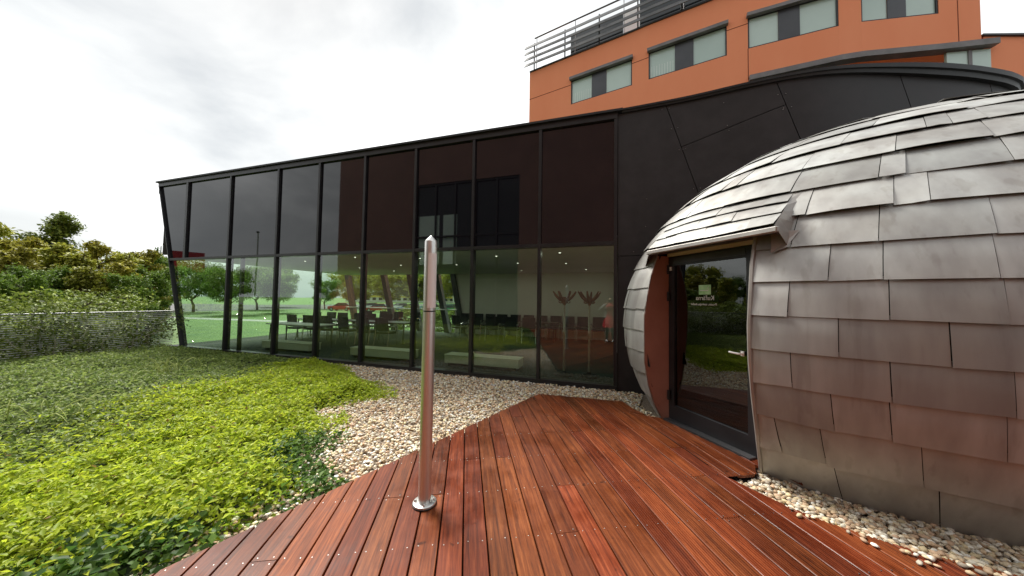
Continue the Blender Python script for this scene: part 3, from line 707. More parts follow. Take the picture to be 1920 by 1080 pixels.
prof = [(-.005, 5.065), (-.03, 5.067), (-.035, 5.10), (-.05, 5.104), (-.052, 5.138), (.3, 5.14), (.3, 5.065)]
xs = list(np.linspace(.19, 6.62, 46))
vs = []; 
for x in xs:
    sw = max(0, min(1, (x-2.6)/2.0)); k = 1+sw*1.1
    dx = .05; tx, ty = 2*dx, cy_(min(x+dx, 6.6))-cy_(x-dx); l = math.hypot(tx, ty); nx_, ny_ = -ty/l, tx/l
    vs += [(x+nx_*o_*k, cy_(x)+ny_*o_*k, 5.14-(5.14-z)*k) for o_, z in prof]
n7 = len(prof); fs = [(i*n7+j, (i+1)*n7+j, (i+1)*n7+(j+1) % n7, i*n7+(j+1) % n7) for i in range(len(xs)-1) for j in range(n7)]
fs += [tuple(range(n7)), tuple(reversed(range((len(xs)-1)*n7, len(xs)*n7)))]
cop.add(vs, fs).build('coping', 'coping', pav, True)

# ------------------------------------------------------------------ furniture seen through the glass
def make_chair():
    t = empty('conference_chair', (0, 0, 0))
    MB().bevbox((0, .02, .45), (.48, .46, .07), .02).build('seat', 'chair_fabric', t)
    P = [[(x, -.20-.05*f-.06*(1-(x/.24)**2)*.5, .52+.42*f) for f in (0, .35, .7, 1)] for x in (-.24, -.14, 0, .14, .24)]
    MB().slab(P, .03).build('backrest', 'chair_fabric', t, True)
    for s in (-1, 1):
        MB().tube([(s*.26, -.20, .62), (s*.27, -.05, .66), (s*.27, .16, .66), (s*.27, .20, .62), (s*.26, .20, .45)], .014, 6).build('armrest', 'chrome', t, True)
        MB().tube([(s*.25, .20, .45), (s*.26, .24, 0)], .012, 6).build('leg', 'chrome', t, True)
        MB().tube([(s*.25, -.18, .62), (s*.25, -.19, .42), (s*.26, -.26, 0)], .012, 6).build('leg', 'chrome', t, True)
    return t
chair = make_chair(); tag(chair, cat='chair'); first = True
spots = []
for k in range(11): spots.append((-6.3+.585*k, 12.95, PI, '%s black chair along the pale back wall, counted from the slanted columns', 'chairs along the back wall'))
for k in range(6): spots.append((-12.2+.72*k, 10.35+.1*(k % 2), PI, '%s black chair behind the dark tables, counted from the railing side', 'chairs behind the tables'))
for k in range(6): spots.append((-11.0+.78*k, 8.75, .1*(k % 3-1), '%s black chair before the dark tables, counted from the railing side', 'chairs before the tables'))
for k in range(5): spots.append((-5.8+.72*k, 11.55+.12*(k % 2), .15*(k-2), '%s loose black chair before the wall row, counted from the slanted columns', 'chairs in the middle of the room'))
for k in range(4): spots.append((-11.4+.9*k, 12.5, PI, '%s black chair under the rear windows, counted from the railing side', 'chairs under the rear windows'))
from collections import Counter
cnt = Counter(); ORD0 = ['first', 'second', 'third', 'fourth', 'fifth', 'sixth', 'seventh', 'eighth', 'ninth', 'tenth', 'eleventh']
for k, (x, y, r, lab, grp) in enumerate(spots):
    lab = lab % ORD0[cnt[grp]]; cnt[grp] += 1
    o = chair if k == 0 else dup(chair, (0, 0, 0))
    o.location = (x, y, -.06); o.rotation_euler = (0, 0, r+random.uniform(-.12, .12)); tag(o, lab, 'chair', grp)
def make_table(name, w, d, topm, h=.74):
    t = empty(name, (0, 0, 0)); MB().bevbox((0, 0, h-.015), (w, d, .03), .006).build('tabletop', topm, t)
    for sx in (-1, 1):
        for sy in (-1, 1): MB().tube([(sx*(w/2-.08), sy*(d/2-.07), 0), (sx*(w/2-.1), sy*(d/2-.1), h-.03)], .02, 6).build('leg', 'dark_metal', t)
    return t
tb = make_table('conference_table', 1.65, .72, 'table_dark')
tb.location = (-10.9, 9.55, -.06); tag(tb, 'dark red conference table at the lawn end of the row', 'table', 'dark conference tables')
dup(tb, (-9.22, 9.55, -.06), 0, 'middle one of three dark red conference tables in a row'); dup(tb, (-7.54, 9.55, -.06), 0, 'dark red conference table at the back wall end of the row')
tw = make_table('folding_table', 2.1, .7, 'table_white'); tw.location = (-9.35, 7.55, -.06); tag(tw, 'white topped table just behind the glass front', 'table')
ts = make_table('side_table', .8, .6, 'table_dark'); ts.location = (-2.35, 12.05, -.06); tag(ts, 'small dark table before the wall chairs', 'table')
bench = empty('low_bench', (0, 0, 0)); MB().bevbox((0, 0, .16), (1.85, .38, .18), .01).build('body', 'bench_white', bench); MB().bevbox((0, 0, .262), (1.87, .40, .024), .006).build('lid', 'bench_white', bench); MB().box((0, .0, .035), (1.7, .28, .07)).build('plinth', 'rubber', bench)
for k, (x, lab) in enumerate(((-2.86, 'white low bench behind glass on the coat stand side'), (-5.68, 'white low bench behind glass, middle one of three'), (-8.96, 'white low bench behind glass under the white table'))):
    o = bench if k == 0 else dup(bench, (0, 0, 0)); o.location = (x, 6.95, -.06); tag(o, lab, 'bench', 'low benches behind the glass')
def coat_stand():
    t = empty('coat_stand', (0, 0, 0))
    MB().lathe([(.20, 0), (.21, .02), (.19, .045), (.06, .07), (.03, .10)], 20).build('base', 'rubber', t, True)
    MB().lathe([(.022, .08), (.024, .9), (.030, .91), (.030, .94), (.022, .95), (.022, 1.55)], 12).build('pole', 'trim', t, True)
    MB().lathe([(.022, 1.50), (.055, 1.56), (.06, 1.62), (.03, 1.68)], 12).build('head', 'stand_wood', t, True)
    for k in range(6):
        a = k*PI/3+.1; c, s = math.cos(a), math.sin(a)
        MB().tube([(c*r, s*r, z) for r, z in ((.03, 1.60), (.09, 1.62), (.15, 1.67), (.20, 1.73), (.245, 1.80))], [.03, .034, .03, .026, .016], 7).build('arm', 'stand_wood', t, True)
        MB().tube([(c*r, s*r, z) for r, z in ((.05, 1.58), (.085, 1.545), (.115, 1.56), (.118, 1.59))], .011, 6).build('hook', 'stand_wood', t, True)
    return t
cs = coat_stand(); cs.location = (-.95, 6.85, -.06); tag(cs, 'wooden coat stand behind glass, the one nearer the benches', 'coat stand', 'coat stands')
dup(cs, (-.43, 6.90, -.06), .3, 'wooden coat stand behind glass, the one beside the black cladding')

# ------------------------------------------------------------------ orange tower
OX = [-4.50, -2.06, .952, 1.67, 4.652, 5.35, 8.13, 8.80, 11.15, 12.35]; OYv = [17.15, 16.56, 15.85, 15.65, 14.99, 14.83, 14.52, 14.54, 14.88, 15.06]
tower = empty('orange_tower', (4, 22, GZ)); tag(tower, 'tall orange rendered office building with ribbon windows above black roof', 'building')
OT = 14.62; WB, WT = 11.98, 13.30; EZ = 10.68
wl = MB()
def wallq(i0, i1, z0, z1, mb, dy=0):
    mb.add([(OX[i0], OYv[i0]+dy, z0), (OX[i1], OYv[i1]+dy, z0), (OX[i1], OYv[i1]+dy, z1), (OX[i0], OYv[i0]+dy, z1)], [(0, 1, 2, 3)])
wins = [(1, 2), (3, 4), (5, 6), (7, 8)]
for i in range(len(OX)-1):
    zb = 4.0 if i < 5 else EZ
    if (i, i+1) in wins: wallq(i, i+1, zb, WB, wl); wallq(i, i+1, WT, OT, wl)
    else: wallq(i, i+1, zb, OT, wl)
for a, b in wins:                       # reveals of the window openings
    d = Vector((OX[b]-OX[a], OYv[b]-OYv[a], 0)).normalized(); nin = Vector((-d.y, d.x, 0))*.16
    A, B = Vector((OX[a], OYv[a], 0)), Vector((OX[b], OYv[b], 0))
    for (p, q, z0, z1) in ((A, A+nin, WB, WT), (B+nin, B, WB, WT)): wl.add([(p.x, p.y, z0), (q.x, q.y, z0), (q.x, q.y, z1), (p.x, p.y, z1)], [(0, 1, 2, 3)])
    for z, fl in ((WB, 1), (WT, 0)): wl.add([(A.x, A.y, z), (B.x, B.y, z), (B.x+nin.x, B.y+nin.y, z), (A.x+nin.x, A.y+nin.y, z)], [(0, 1, 2, 3) if fl else (3, 2, 1, 0)])
wl.add([(OX[0], OYv[0], 4), (OX[0]+1.5, 30, 4), (OX[0]+1.5, 30, OT), (OX[0], OYv[0], OT)], [(3, 2, 1, 0)])
wl.add([(OX[-1], OYv[-1], EZ), (OX[-1]+.6, 30, EZ), (OX[-1]+.6, 30, OT), (OX[-1], OYv[-1], OT)], [(0, 1, 2, 3)])
wl.add([(OX[0], OYv[0], OT)]+[(OX[i], OYv[i], OT) for i in range(1, len(OX))]+[(OX[-1]+.6, 30, OT), (OX[0]+1.5, 30, OT)], [tuple(range(len(OX)+2))])
wl.build('wall', 'orange', tower)
for k, (a, b) in enumerate(wins):
    A, B = Vector((OX[a], OYv[a], 0)), Vector((OX[b], OYv[b], 0)); d = (B-A).normalized(); n = Vector((d.y, -d.x, 0)); Lw = (B-A).length
    Mw = Matrix((d, -n, Vector((0, 0, 1)))).transposed()
    at = lambda s, o, z: A+d*s+n*o+Vector((0, 0, z))
    fr = MB()
    for s0, s1, z0, z1 in ((0.0, .05, WB, WT), (Lw-.05, Lw, WB, WT), (.05, Lw-.05, WB, WB+.05), (.05, Lw-.05, WT-.06, WT)): fr.box(at((s0+s1)/2, -.06, (z0+z1)/2), (s1-s0, .08, z1-z0), Mw)
    win = fr.build('window', 'frame_black', tower)
    MB().box(at(Lw/2, .03, WT+.035), (Lw+.1, .26, .14), Mw).build('blind_box', 'grey_metal', win)
    m0, m1 = Lw*.36, Lw*.60
    MB().box(at((.05+m0)/2, -.08, (WB+WT)/2), (m0-.05, .02, WT-WB-.1), Mw).build('pane', 'window_pane', win)
    MB().box(at((m1+Lw-.05)/2, -.08, (WB+WT)/2), (Lw-.05-m1, .02, WT-WB-.1), Mw).build('pane', 'window_pane', win)
    MB().box(at((m0+m1)/2, -.05, (WB+WT)/2), (m1-m0, .03, WT-WB-.1), Mw).build('shutter_panel', 'mid_panel', win)
    for q in range(9 if k < 2 else 0):
        MB().box(at(.12+q*(m0-.2)/8, -.066, WB+.33), (.035, .006, .56-.03*(q % 3)), Mw).build('blind_slat', 'blind', win)
jn = [((0, .015), (WB+WT)/2+.35)]
for i0, i1 in ((0, 1), (2, 3), (4, 5), (6, 7), (8, 9)):
    A, B = Vector((OX[i0], OYv[i0], 0)), Vector((OX[i1], OYv[i1], 0)); d = (B-A).normalized(); n = Vector((d.y, -d.x, 0)); Mw = Matrix((d, -n, Vector((0, 0, 1)))).transposed()
    MB().box((A+B)/2+n*.002+Vector((0, 0, 13.05)), ((B-A).length, .006, .03), Mw).build('joint', 'orange_joint', tower)
for i, z0, z1 in ((5, EZ, WB), (9, EZ, 12.9)):
    x, y = (OX[i], OYv[i]) if i == 5 else (11.7, 14.965)
    MB().box2((x-.012, y-.008, z0), (x+.012, y+.004, z1)).build('joint', 'orange_joint', tower)
MB().slab([[(OX[i], OYv[i]-.06, z) for z in (OT, OT+.07)] for i in range(len(OX))], .4).build('parapet_cap', 'dark_metal', tower)
# louvre fins and railing on the roof terrace
N4 = 5
for k in range(4):
    z = OT+.30+.34*k; P = []
    for i in range(0, 6):
        P.append([(OX[i]-(.26 if i == 0 else 0), OYv[i]-.30, z-.12), (OX[i]-(.18 if i == 0 else 0), OYv[i]-.20, z+.10)])
    MB().slab(P, .03).build('louvre_fin', 'fin_metal', tower)
for x in (-4.2, -2.4, -.6, 1.2, 3.0, 4.8):
    y = float(np.interp(x, OX, OYv)); MB().box2((x-.03, y-.12, OT+.05), (x+.03, y-.06, OT+1.55)).build('fin_post', 'dark_metal', tower)
MB().tube([(OX[i]+.15, OYv[i]+.5, 17.05) for i in range(0, 6)], .04, 6).build('handrail', 'dark_metal', tower)
for x in (-4.2, -1.9, .6, 3.2):
    y = float(np.interp(x, OX, OYv))+.5; MB().tube([(x, y, OT+.05), (x, y, 17.05)], .02, 5).build('rail_post', 'grey_metal', tower)
ph = MB()
def pent(x0, x1, m, nm, z1=16.6, dy=1.6):
    y0, y1 = float(np.interp(x0, OX, OYv))+dy, float(np.interp(x1, OX, OYv))+dy
    MB().slab([[(x0, y0, OT), (x0, y0, z1)], [(x1, y1, OT), (x1, y1, z1)]], .08).build(nm, m, tower)
for x0, x1, m in ((-2.3, .6, 'dark_pane'), (.62, 1.4, 'white_panel'), (1.42, 4.6, 'dark_pane'), (4.62, 5.3, 'white_panel'), (5.32, 8, 'dark_pane'), (8.02, 11.5, 'dark_pane')): pent(x0, x1, m, 'penthouse_pane' if m == 'dark_pane' else 'penthouse_panel', 17.6 if x0 > 1 else 17.2)
# recessed storey under the grey cornice at the right
P = [[(OX[i]+dx, OYv[i]-.14, z) for z in (EZ-.10, EZ+.10)] for i, dx in ((5, 0), (6, 0), (7, 0), (8, 0), (9, .35))]
MB().slab(P, .32).build('cornice', 'grey_metal', tower)
MB().slab([[(5.3, 15.3, z) for z in (4, EZ)], [(8.5, 15.4, z) for z in (4, EZ)], [(11.3, 15.7, z) for z in (4, EZ)]], .2).build('recess_wall', 'frame_black', tower)
MB().box2((9.9, 15.2, 8), (10.25, 15.5, EZ-.35)).build('recess_pier', 'orange', tower)
MB().slab([[(11.35, 14.93, z) for z in (9.3, EZ-.15)], [(12.6, 15.10, z) for z in (9.3, EZ-.15)]], .08).build('window', 'window_pane', tower)
MB().slab([[(11.95, 14.98, z) for z in (9.3, EZ-.15)], [(12.05, 14.99, z) for z in (9.3, EZ-.15)]], .05).build('window_bar', 'grey_metal', tower)
wing = MB(); wing.add([(12.45, 15.12, 4), (13.9, 15.35, 4), (14.2, 24, 4), (12.45, 24, 4), (12.45, 15.12, 11.02), (13.9, 15.35, 10.85), (14.2, 24, 10.85), (12.45, 24, 11.02)], [(0, 1, 5, 4), (1, 2, 6, 5), (2, 3, 7, 6), (3, 0, 4, 7), (4, 5, 6, 7)]); wing.build('side_wing', 'orange', tower)
MB().add([(12.4, 15.05, 11.03), (13.95, 15.28, 10.86), (14.25, 24, 10.86), (12.4, 24, 11.03), (12.4, 15.05, 11.09), (13.95, 15.28, 10.92), (14.25, 24, 10.92), (12.4, 24, 11.09)], [(3, 2, 1, 0), (0, 1, 5, 4), (1, 2, 6, 5), (2, 3, 7, 6), (3, 0, 4, 7), (4, 5, 6, 7)]).build('wing_cap', 'dark_metal', tower)

# ------------------------------------------------------------------ building behind the viewer (seen as a reflection)
rb = empty('rear_building', (-4, -18, GZ)); tag(rb, 'orange building opposite the pavilion, mirrored in its glass front', 'building')
RY = -13.0; k_ = (12.3-RY)/16.8; W0, W1, WZ = -11.65*k_, -4.9*k_, 1.55+7.05*k_; RT = 21
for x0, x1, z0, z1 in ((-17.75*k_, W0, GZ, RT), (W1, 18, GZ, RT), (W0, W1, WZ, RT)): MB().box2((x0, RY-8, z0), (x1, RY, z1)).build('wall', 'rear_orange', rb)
MB().box2((W0, RY-.3, GZ), (W1, RY-.2, WZ)).build('glazing', 'dark_pane', rb)
for t_ in np.linspace(.005, .995, 6): x = W0+(W1-W0)*t_; MB().box2((x-.07, RY-.2, GZ), (x+.07, RY-.06, WZ)).build('mullion', 'frame_black', rb)
for z in (3.2, 7.2, WZ-.1): MB().box2((W0, RY-.2, z-.08), (W1, RY-.07, z+.08)).build('transom', 'frame_black', rb)
for f0, f1, z0, z1 in ((.03, .24, 4.6, 9.2), (.28, .42, 4.6, 9.2)): MB().box2((W0+(W1-W0)*f0, RY-.19, z0), (W0+(W1-W0)*f1, RY-.17, z1)).build('window_pane', 'window_pane', rb)

# ------------------------------------------------------------------ bollard lamp
bx, by = -1.331, 2.127
bl = empty('bollard_lamp', (bx, by, 0)); tag(bl, 'tall brushed steel bollard lamp with white diffuser standing on the deck', 'lamp')
MB().lathe([(.088, 0), (.090, .008)], 28, (bx, by, 0)).build('gasket', 'rubber', bl, True)
MB().lathe([(.086, .008), (.086, .020), (.080, .024), (.055, .025)], 32, (bx, by, 0)).build('flange', 'steel', bl, True)
MB().lathe([(.047, .022), (.047, 1.445)], 32, (bx, by, 0)).build('pole', 'steel', bl, True)
MB().lathe([(.044, 1.445), (.044, 1.455)], 32, (bx, by, 0)).build('seam_ring', 'rubber', bl, True)
MB().lathe([(.047, 1.455), (.047, 1.47), (.040, 1.47), (.040, 1.475)], 32, (bx, by, 0)).build('collar', 'steel', bl, True)
arc0, arc1 = math.radians(-78), math.radians(90)          # the open side of the head
def arcwall(a0, a1, r0, r1, z0, z1, n=24):
    P = MB(); vs = []
    for i in range(n+1):
        a = a0+(a1-a0)*i/n
        for r, z in ((r0, z0), (r1, z0), (r1, z1), (r0, z1)): vs.append((bx+r*math.cos(a), by+r*math.sin(a), z))
    fs = [(i*4+j, i*4+4+j, i*4+4+(j+1) % 4, i*4+(j+1) % 4) for i in range(n) for j in range(4)]+[(0, 1, 2, 3), (n*4+3, n*4+2, n*4+1, n*4)]
    return P.add(vs, [tuple(reversed(f)) for f in fs])
arcwall(arc0, arc1, .030, .0475, 1.475, 1.895).build('diffuser', 'diffuser', bl, True)
arcwall(arc1, arc0+2*PI, .030, .047, 1.47, 1.90).build('head_shell', 'steel', bl, True)
MB().lathe([(.03, 1.893), (.047, 1.895), (.047, 1.985), (.043, 1.995), (.004, 2.035)], 32, (bx, by, 0)).build('cap', 'steel', bl, True)
for k in range(4):
    a = k*PI/2+.5; x, y = bx+.067*math.cos(a), by+.067*math.sin(a)
    MB().lathe([(.010, .024), (.010, .034), (.006, .040)], 6, (x, y, 0)).build('bolt', 'steel', bl, True)

# ------------------------------------------------------------------ gravel
GREEN = [(-12.5, 6.02), (-8.9, 6.04), (-7.1, 6.03), (-6.1, 5.9), (-5.4, 5.6), (-4.6, 5.1), (-3.9, 4.75), (-3.35, 4.3), (-3.65, 4.0), (-3.85, 3.6), (-3.5, 3.3), (-3.0, 2.95), (-2.75, 2.5), (-2.3, 2.35), (-2.02, 2.2), (-2.12, 1.85), (-2.4, 1.7), (-2.28, 1.4), (-2.36, 1.2), (-2.55, .7), (-2.9, -.5), (-3.4, -2), (-4.1, -4.3), (-12.5, -4.3)]
MB().prism([(-6.9, 6.09), (-6.6, 5.4), (-4.3, 3.2), (-3.0, 1.6), (-3.0, 0), (-4.2, -4.4), (6.9, -4.4), (7.2, 6.0), (.3, 6.09)], -.118, -.105).build('gravel_bed', 'gravel_base')
gb = bpy.data.objects['gravel_bed']; tag(gb, kind='structure')
def octa():
    v = [(1, 0, 0), (-1, 0, 0), (0, 1, 0), (0, -1, 0), (0, 0, 1), (0, 0, -1)]; f = [(0, 2, 4), (2, 1, 4), (1, 3, 4), (3, 0, 4), (2, 0, 5), (1, 2, 5), (3, 1, 5), (0, 3, 5)]
    v = [np.array(p, float) for p in v]; mid = {}; F2 = []
    def md(a, b):
        k = (min(a, b), max(a, b))
        if k not in mid: p = v[a]+v[b]; v.append(p/np.linalg.norm(p)); mid[k] = len(v)-1
        return mid[k]
    for a, b, c in f:
        x, y, z = md(a, b), md(b, c), md(c, a); F2 += [(a, x, z), (x, b, y), (z, y, c), (x, y, z)]
    return np.array(v), np.array(F2)
OV, OF = octa()
PCOL = np.array([(.70, .57, .38), (.78, .68, .50), (.58, .43, .27), (.82, .76, .62), (.46, .32, .20), (.62, .55, .43), (.74, .60, .36), (.36, .30, .23), (.86, .82, .72), (.62, .42, .27)])
def pebbles(name, x, y, z, size, parent, label, tone=1.0):
    n = len(x); s = size[:, None]*np.c_[rng.uniform(.85, 1.25, n), rng.uniform(.6, .95, n), rng.uniform(.42, .68, n)]
    V = OV[None]*(1+rng.normal(0, .07, (n, len(OV), 1)))*s[:, None, :]
    a = rng.uniform(0, 2*PI, n); t1 = rng.normal(0, .35, n)
    V = np.stack([V[..., 0], V[..., 1]*np.cos(t1)[:, None]-V[..., 2]*np.sin(t1)[:, None], V[..., 1]*np.sin(t1)[:, None]+V[..., 2]*np.cos(t1)[:, None]], -1)
    V = np.stack([V[..., 0]*np.cos(a)[:, None]-V[..., 1]*np.sin(a)[:, None], V[..., 0]*np.sin(a)[:, None]+V[..., 1]*np.cos(a)[:, None], V[..., 2]], -1)
    V = V+np.stack([x, y, z], -1)[:, None, :]
    T = (OF[None]+(np.arange(n)*len(OV))[:, None, None]).reshape(-1, 3)
    c = PCOL[rng.integers(0, len(PCOL), n)]*rng.uniform(.72, 1.18, (n, 1)); C_ = np.repeat(np.clip(c*1.25*tone, 0, .93), len(OV), 0)
    return tag(np_mesh(name, V.reshape(-1, 3), T, C_, 'pebble', None, True), label, 'gravel', kind='stuff')
def scatter(poly, n):
    p = np.array(poly); x = rng.uniform(p[:, 0].min(), p[:, 0].max(), n); y = rng.uniform(p[:, 1].min(), p[:, 1].max(), n)
    k = inpoly(x, y, poly); return x[k], y[k]
GRAV = [(-6.6, 6.07), (-5.8, 5.4), (-4.5, 4.6), (-4.2, 3.2), (-3.1, 2.4), (-2.7, 1.5), (-2.6, 1.0), (-2.0, .9), (-1.0, 4.9), (-1.12, 5.17), (.19, 5.24), (.30, 4.72), (.7, 4.7), (.45, 5.4), (.55, 6.02), (.1, 6.07)]
x, y = scatter(GRAV, 46000)
ok = ~inpoly(x, y, DECK) & ((y > 4.5) | (x < -1.0)); x, y = x[ok], y[ok]
z = -.085+rng.uniform(-.012, .022, len(x))+.006*snoise(x, y, 4, 3)
pebbles('gravel', x, y, z, rng.uniform(.012, .023, len(x)), gb, 'cream and tan pebbles between the deck and the glass front')
STR = [(1.0, 3.30), (1.08, 3.22), (1.31, 2.98), (1.5, 2.85), (1.74, 2.75), (1.97, 2.69), (2.4, 2.64), (3.4, 2.6), (3.4, 3.3), (2.7, 3.25), (2.3, 3.3), (1.9, 3.42), (1.6, 3.6), (1.4, 3.75), (1.28, 3.47)]
x, y = scatter(STR, 9000); ok = ~inpoly(x, y, [(a, b) for a, b in DECK]); x, y = x[ok], y[ok]
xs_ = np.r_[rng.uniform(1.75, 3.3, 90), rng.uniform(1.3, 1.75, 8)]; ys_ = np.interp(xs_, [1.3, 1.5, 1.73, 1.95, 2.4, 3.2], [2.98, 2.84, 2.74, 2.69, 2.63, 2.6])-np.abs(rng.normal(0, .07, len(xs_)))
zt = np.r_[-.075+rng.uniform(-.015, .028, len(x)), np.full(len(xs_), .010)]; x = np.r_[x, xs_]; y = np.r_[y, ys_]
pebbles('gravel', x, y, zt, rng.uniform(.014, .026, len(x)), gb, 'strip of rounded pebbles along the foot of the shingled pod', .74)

# ------------------------------------------------------------------ ground cover
def gheight(x, y):
    d = polydist(x, y, GREEN); e = np.clip(d/.45, 0, 1)
    far = np.clip((-x-4)/6, 0, 1)
    return -.10+e*(.13+.06*snoise(x, y, 1.6, 5)+.05*snoise(x, y, 6, 6))+.03*far*e, e
def cover(name, n, xr, yr, keep, L, Wd, colf, label):
    x = rng.uniform(*xr, n); y = rng.uniform(*yr, n)
    jit = .16*snoise(x, y, 6, 11)
    k = inpoly(x+jit, y+jit*.7, GREEN) & keep(x, y); x, y = x[k], y[k]
    h, e = gheight(x, y); keepp = rng.uniform(0, 1, len(x)) < (.35+.65*e)*np.where(snoise(x, y, 8, 40) < -.75, .35, 1); x, y, h = x[keepp], y[keepp], h[keepp]; n = len(x)
    z = h+rng.uniform(-.06, .05, n)+.03*np.maximum(0, snoise(x, y, 14, 8))
    P = np.c_[x, y, np.maximum(z, -.09)]; tilt = rng.normal(.18, .42, n)
    V, T, C_ = leaves(P, L*rng.uniform(.6, 1.25, n), Wd*rng.uniform(.7, 1.25, n), tilt, colf(x, y, z-h))
    return tag(np_mesh(name, V, T, C_, 'cover_leaf'), label, 'ground cover', kind='stuff')
# bed of soil under the leaves
gx_, gy_ = np.meshgrid(np.arange(-12.5, -1.8, .16), np.arange(-4.3, 6.05, .16)); hh, _ = gheight(gx_, gy_); ins = inpoly(gx_, gy_, GREEN)
hh = np.where(ins, hh-.06, -.125)
nr, nc = gx_.shape; idx = np.arange(nr*nc).reshape(nr, nc)
Tq = np.stack([idx[:-1, :-1], idx[:-1, 1:], idx[1:, 1:], idx[:-1, :-1], idx[1:, 1:], idx[1:, :-1]], -1).reshape(-1, 3)
keepq = ins[:-1, :-1] | ins[1:, 1:]; Tq = Tq.reshape(nr-1, nc-1, 6)[keepq].reshape(-1, 3)
mat('cover_soil', (.012, .022, .006), (.03, .045, .012), .95, scale=20)
bed = tag(np_mesh('planting_bed', np.stack([gx_, gy_, hh], -1).reshape(-1, 3), Tq, None, 'cover_soil'), kind='structure')
def zone(x, y):      # > 0: the duller, darker carpet further off
    return (-(x+5.25)*3.23-(y-1.38)*1.32)/3.5
def edgez(x, y):     # dark ivy along the deck and gravel
    d = polydist(x, y, [(-2.9, 2.75), (-2.0, 2.2), (-2.36, 1.2), (-2.8, -.2), (-4.1, -4.3), (-4.09, -4.3), (-2.79, -.2), (-2.35, 1.2), (-1.99, 2.2)])
    return d < .42+.25*snoise(x, y, 3, 21)+rng.normal(0, .12, x.shape)
def col_light(x, y, dz):
    n = len(x); b = rng.uniform(0, 1, (n, 1)); g = np.clip(.5+.5*snoise(x, y, 1.4, 9), 0, 1)[:, None]
    c = np.array([(.32, .46, .03)])*(1-b)+np.array([(.70, .78, .07)])*b
    c = c*(1-.30*g*rng.uniform(0, 1, (n, 1)))
    c = c*rng.uniform(.7, 1.2, (n, 1)); k = rng.uniform(0, 1, n) < .012; c[k] = np.array([.30, .19, .07]); return c
def col_dull(x, y, dz):
    n = len(x); b = rng.uniform(0, 1, (n, 1)); c = np.array([(.12, .20, .04)])*(1-b)+np.array([(.36, .44, .12)])*b
    return c*rng.uniform(.6, 1.15, (n, 1))
def col_ivy(x, y, dz):
    n = len(x); b = rng.uniform(0, 1, (n, 1)); c = np.array([(.045, .12, .022)])*(1-b)+np.array([(.20, .34, .06)])*b
    return c*rng.uniform(.6, 1.2, (n, 1))
dz_ = lambda x, y: (zone(x, y)+.5*snoise(x, y, 1.6, 33)+rng.normal(0, .35, x.shape)) > 0
near = lambda x, y: np.hypot(x, y) < 5.2
cover('ground_cover', 175000, (-7.0, -1.9), (-1.5, 6.0), lambda x, y: ~dz_(x, y) & ~edgez(x, y) & (x*.954+y*.299 > -11) & (y > .2+0*x) | (~dz_(x, y) & ~edgez(x, y) & (rng.uniform(0, 1, x.shape) < .25)), .062, .026, col_light, 'bright yellow green leafy ground cover beside the gravel')
cover('dark_ground_cover', 150000, (-12.5, -4.0), (-4.3, 6.02), lambda x, y: dz_(x, y) & ((y > -1) | (rng.uniform(0, 1, x.shape) < .4)), .060, .030, col_dull, 'dull darker green ground cover before the wire railing')
cover('ivy', 60000, (-5.0, -1.8), (-4.3, 3.0), lambda x, y: edgez(x, y), .058, .046, col_ivy, 'dark green ivy along the edge of the deck')

# pale runners standing out of the cover
def runners(x, y, n, seed, label):
    random.seed(seed); t = empty('trailing_plant', (x, y, -.02)); tag(t, label, 'plant', 'trailing plants in the ground cover')
    for k in range(n):
        a = random.uniform(0, 6.28); r = random.uniform(.15, .45); h = random.uniform(.12, .34); px, py = x+random.gauss(0, .12), y+random.gauss(0, .12); ww = random.uniform(-.6, .6)
        MB().tube([(px+math.cos(a+ww*f)*r*f, py+math.sin(a+ww*f)*r*f, -.04+h*4*f*(1-f*.85)) for f in (0, .2, .4, .6, .8, 1)], [.007, .006, .006, .005, .004, .002], 5, False).build('stem', 'runner', t, True)
mat('runner', (.34, .42, .10), (.50, .56, .18), .6, scale=9)
runners(-7.9, 3.75, 22, 3, 'tuft of pale arching stems in the ground cover near the pavilion'); runners(-6.4, 1.95, 14, 5, 'tuft of pale arching stems in the ground cover near the railing')

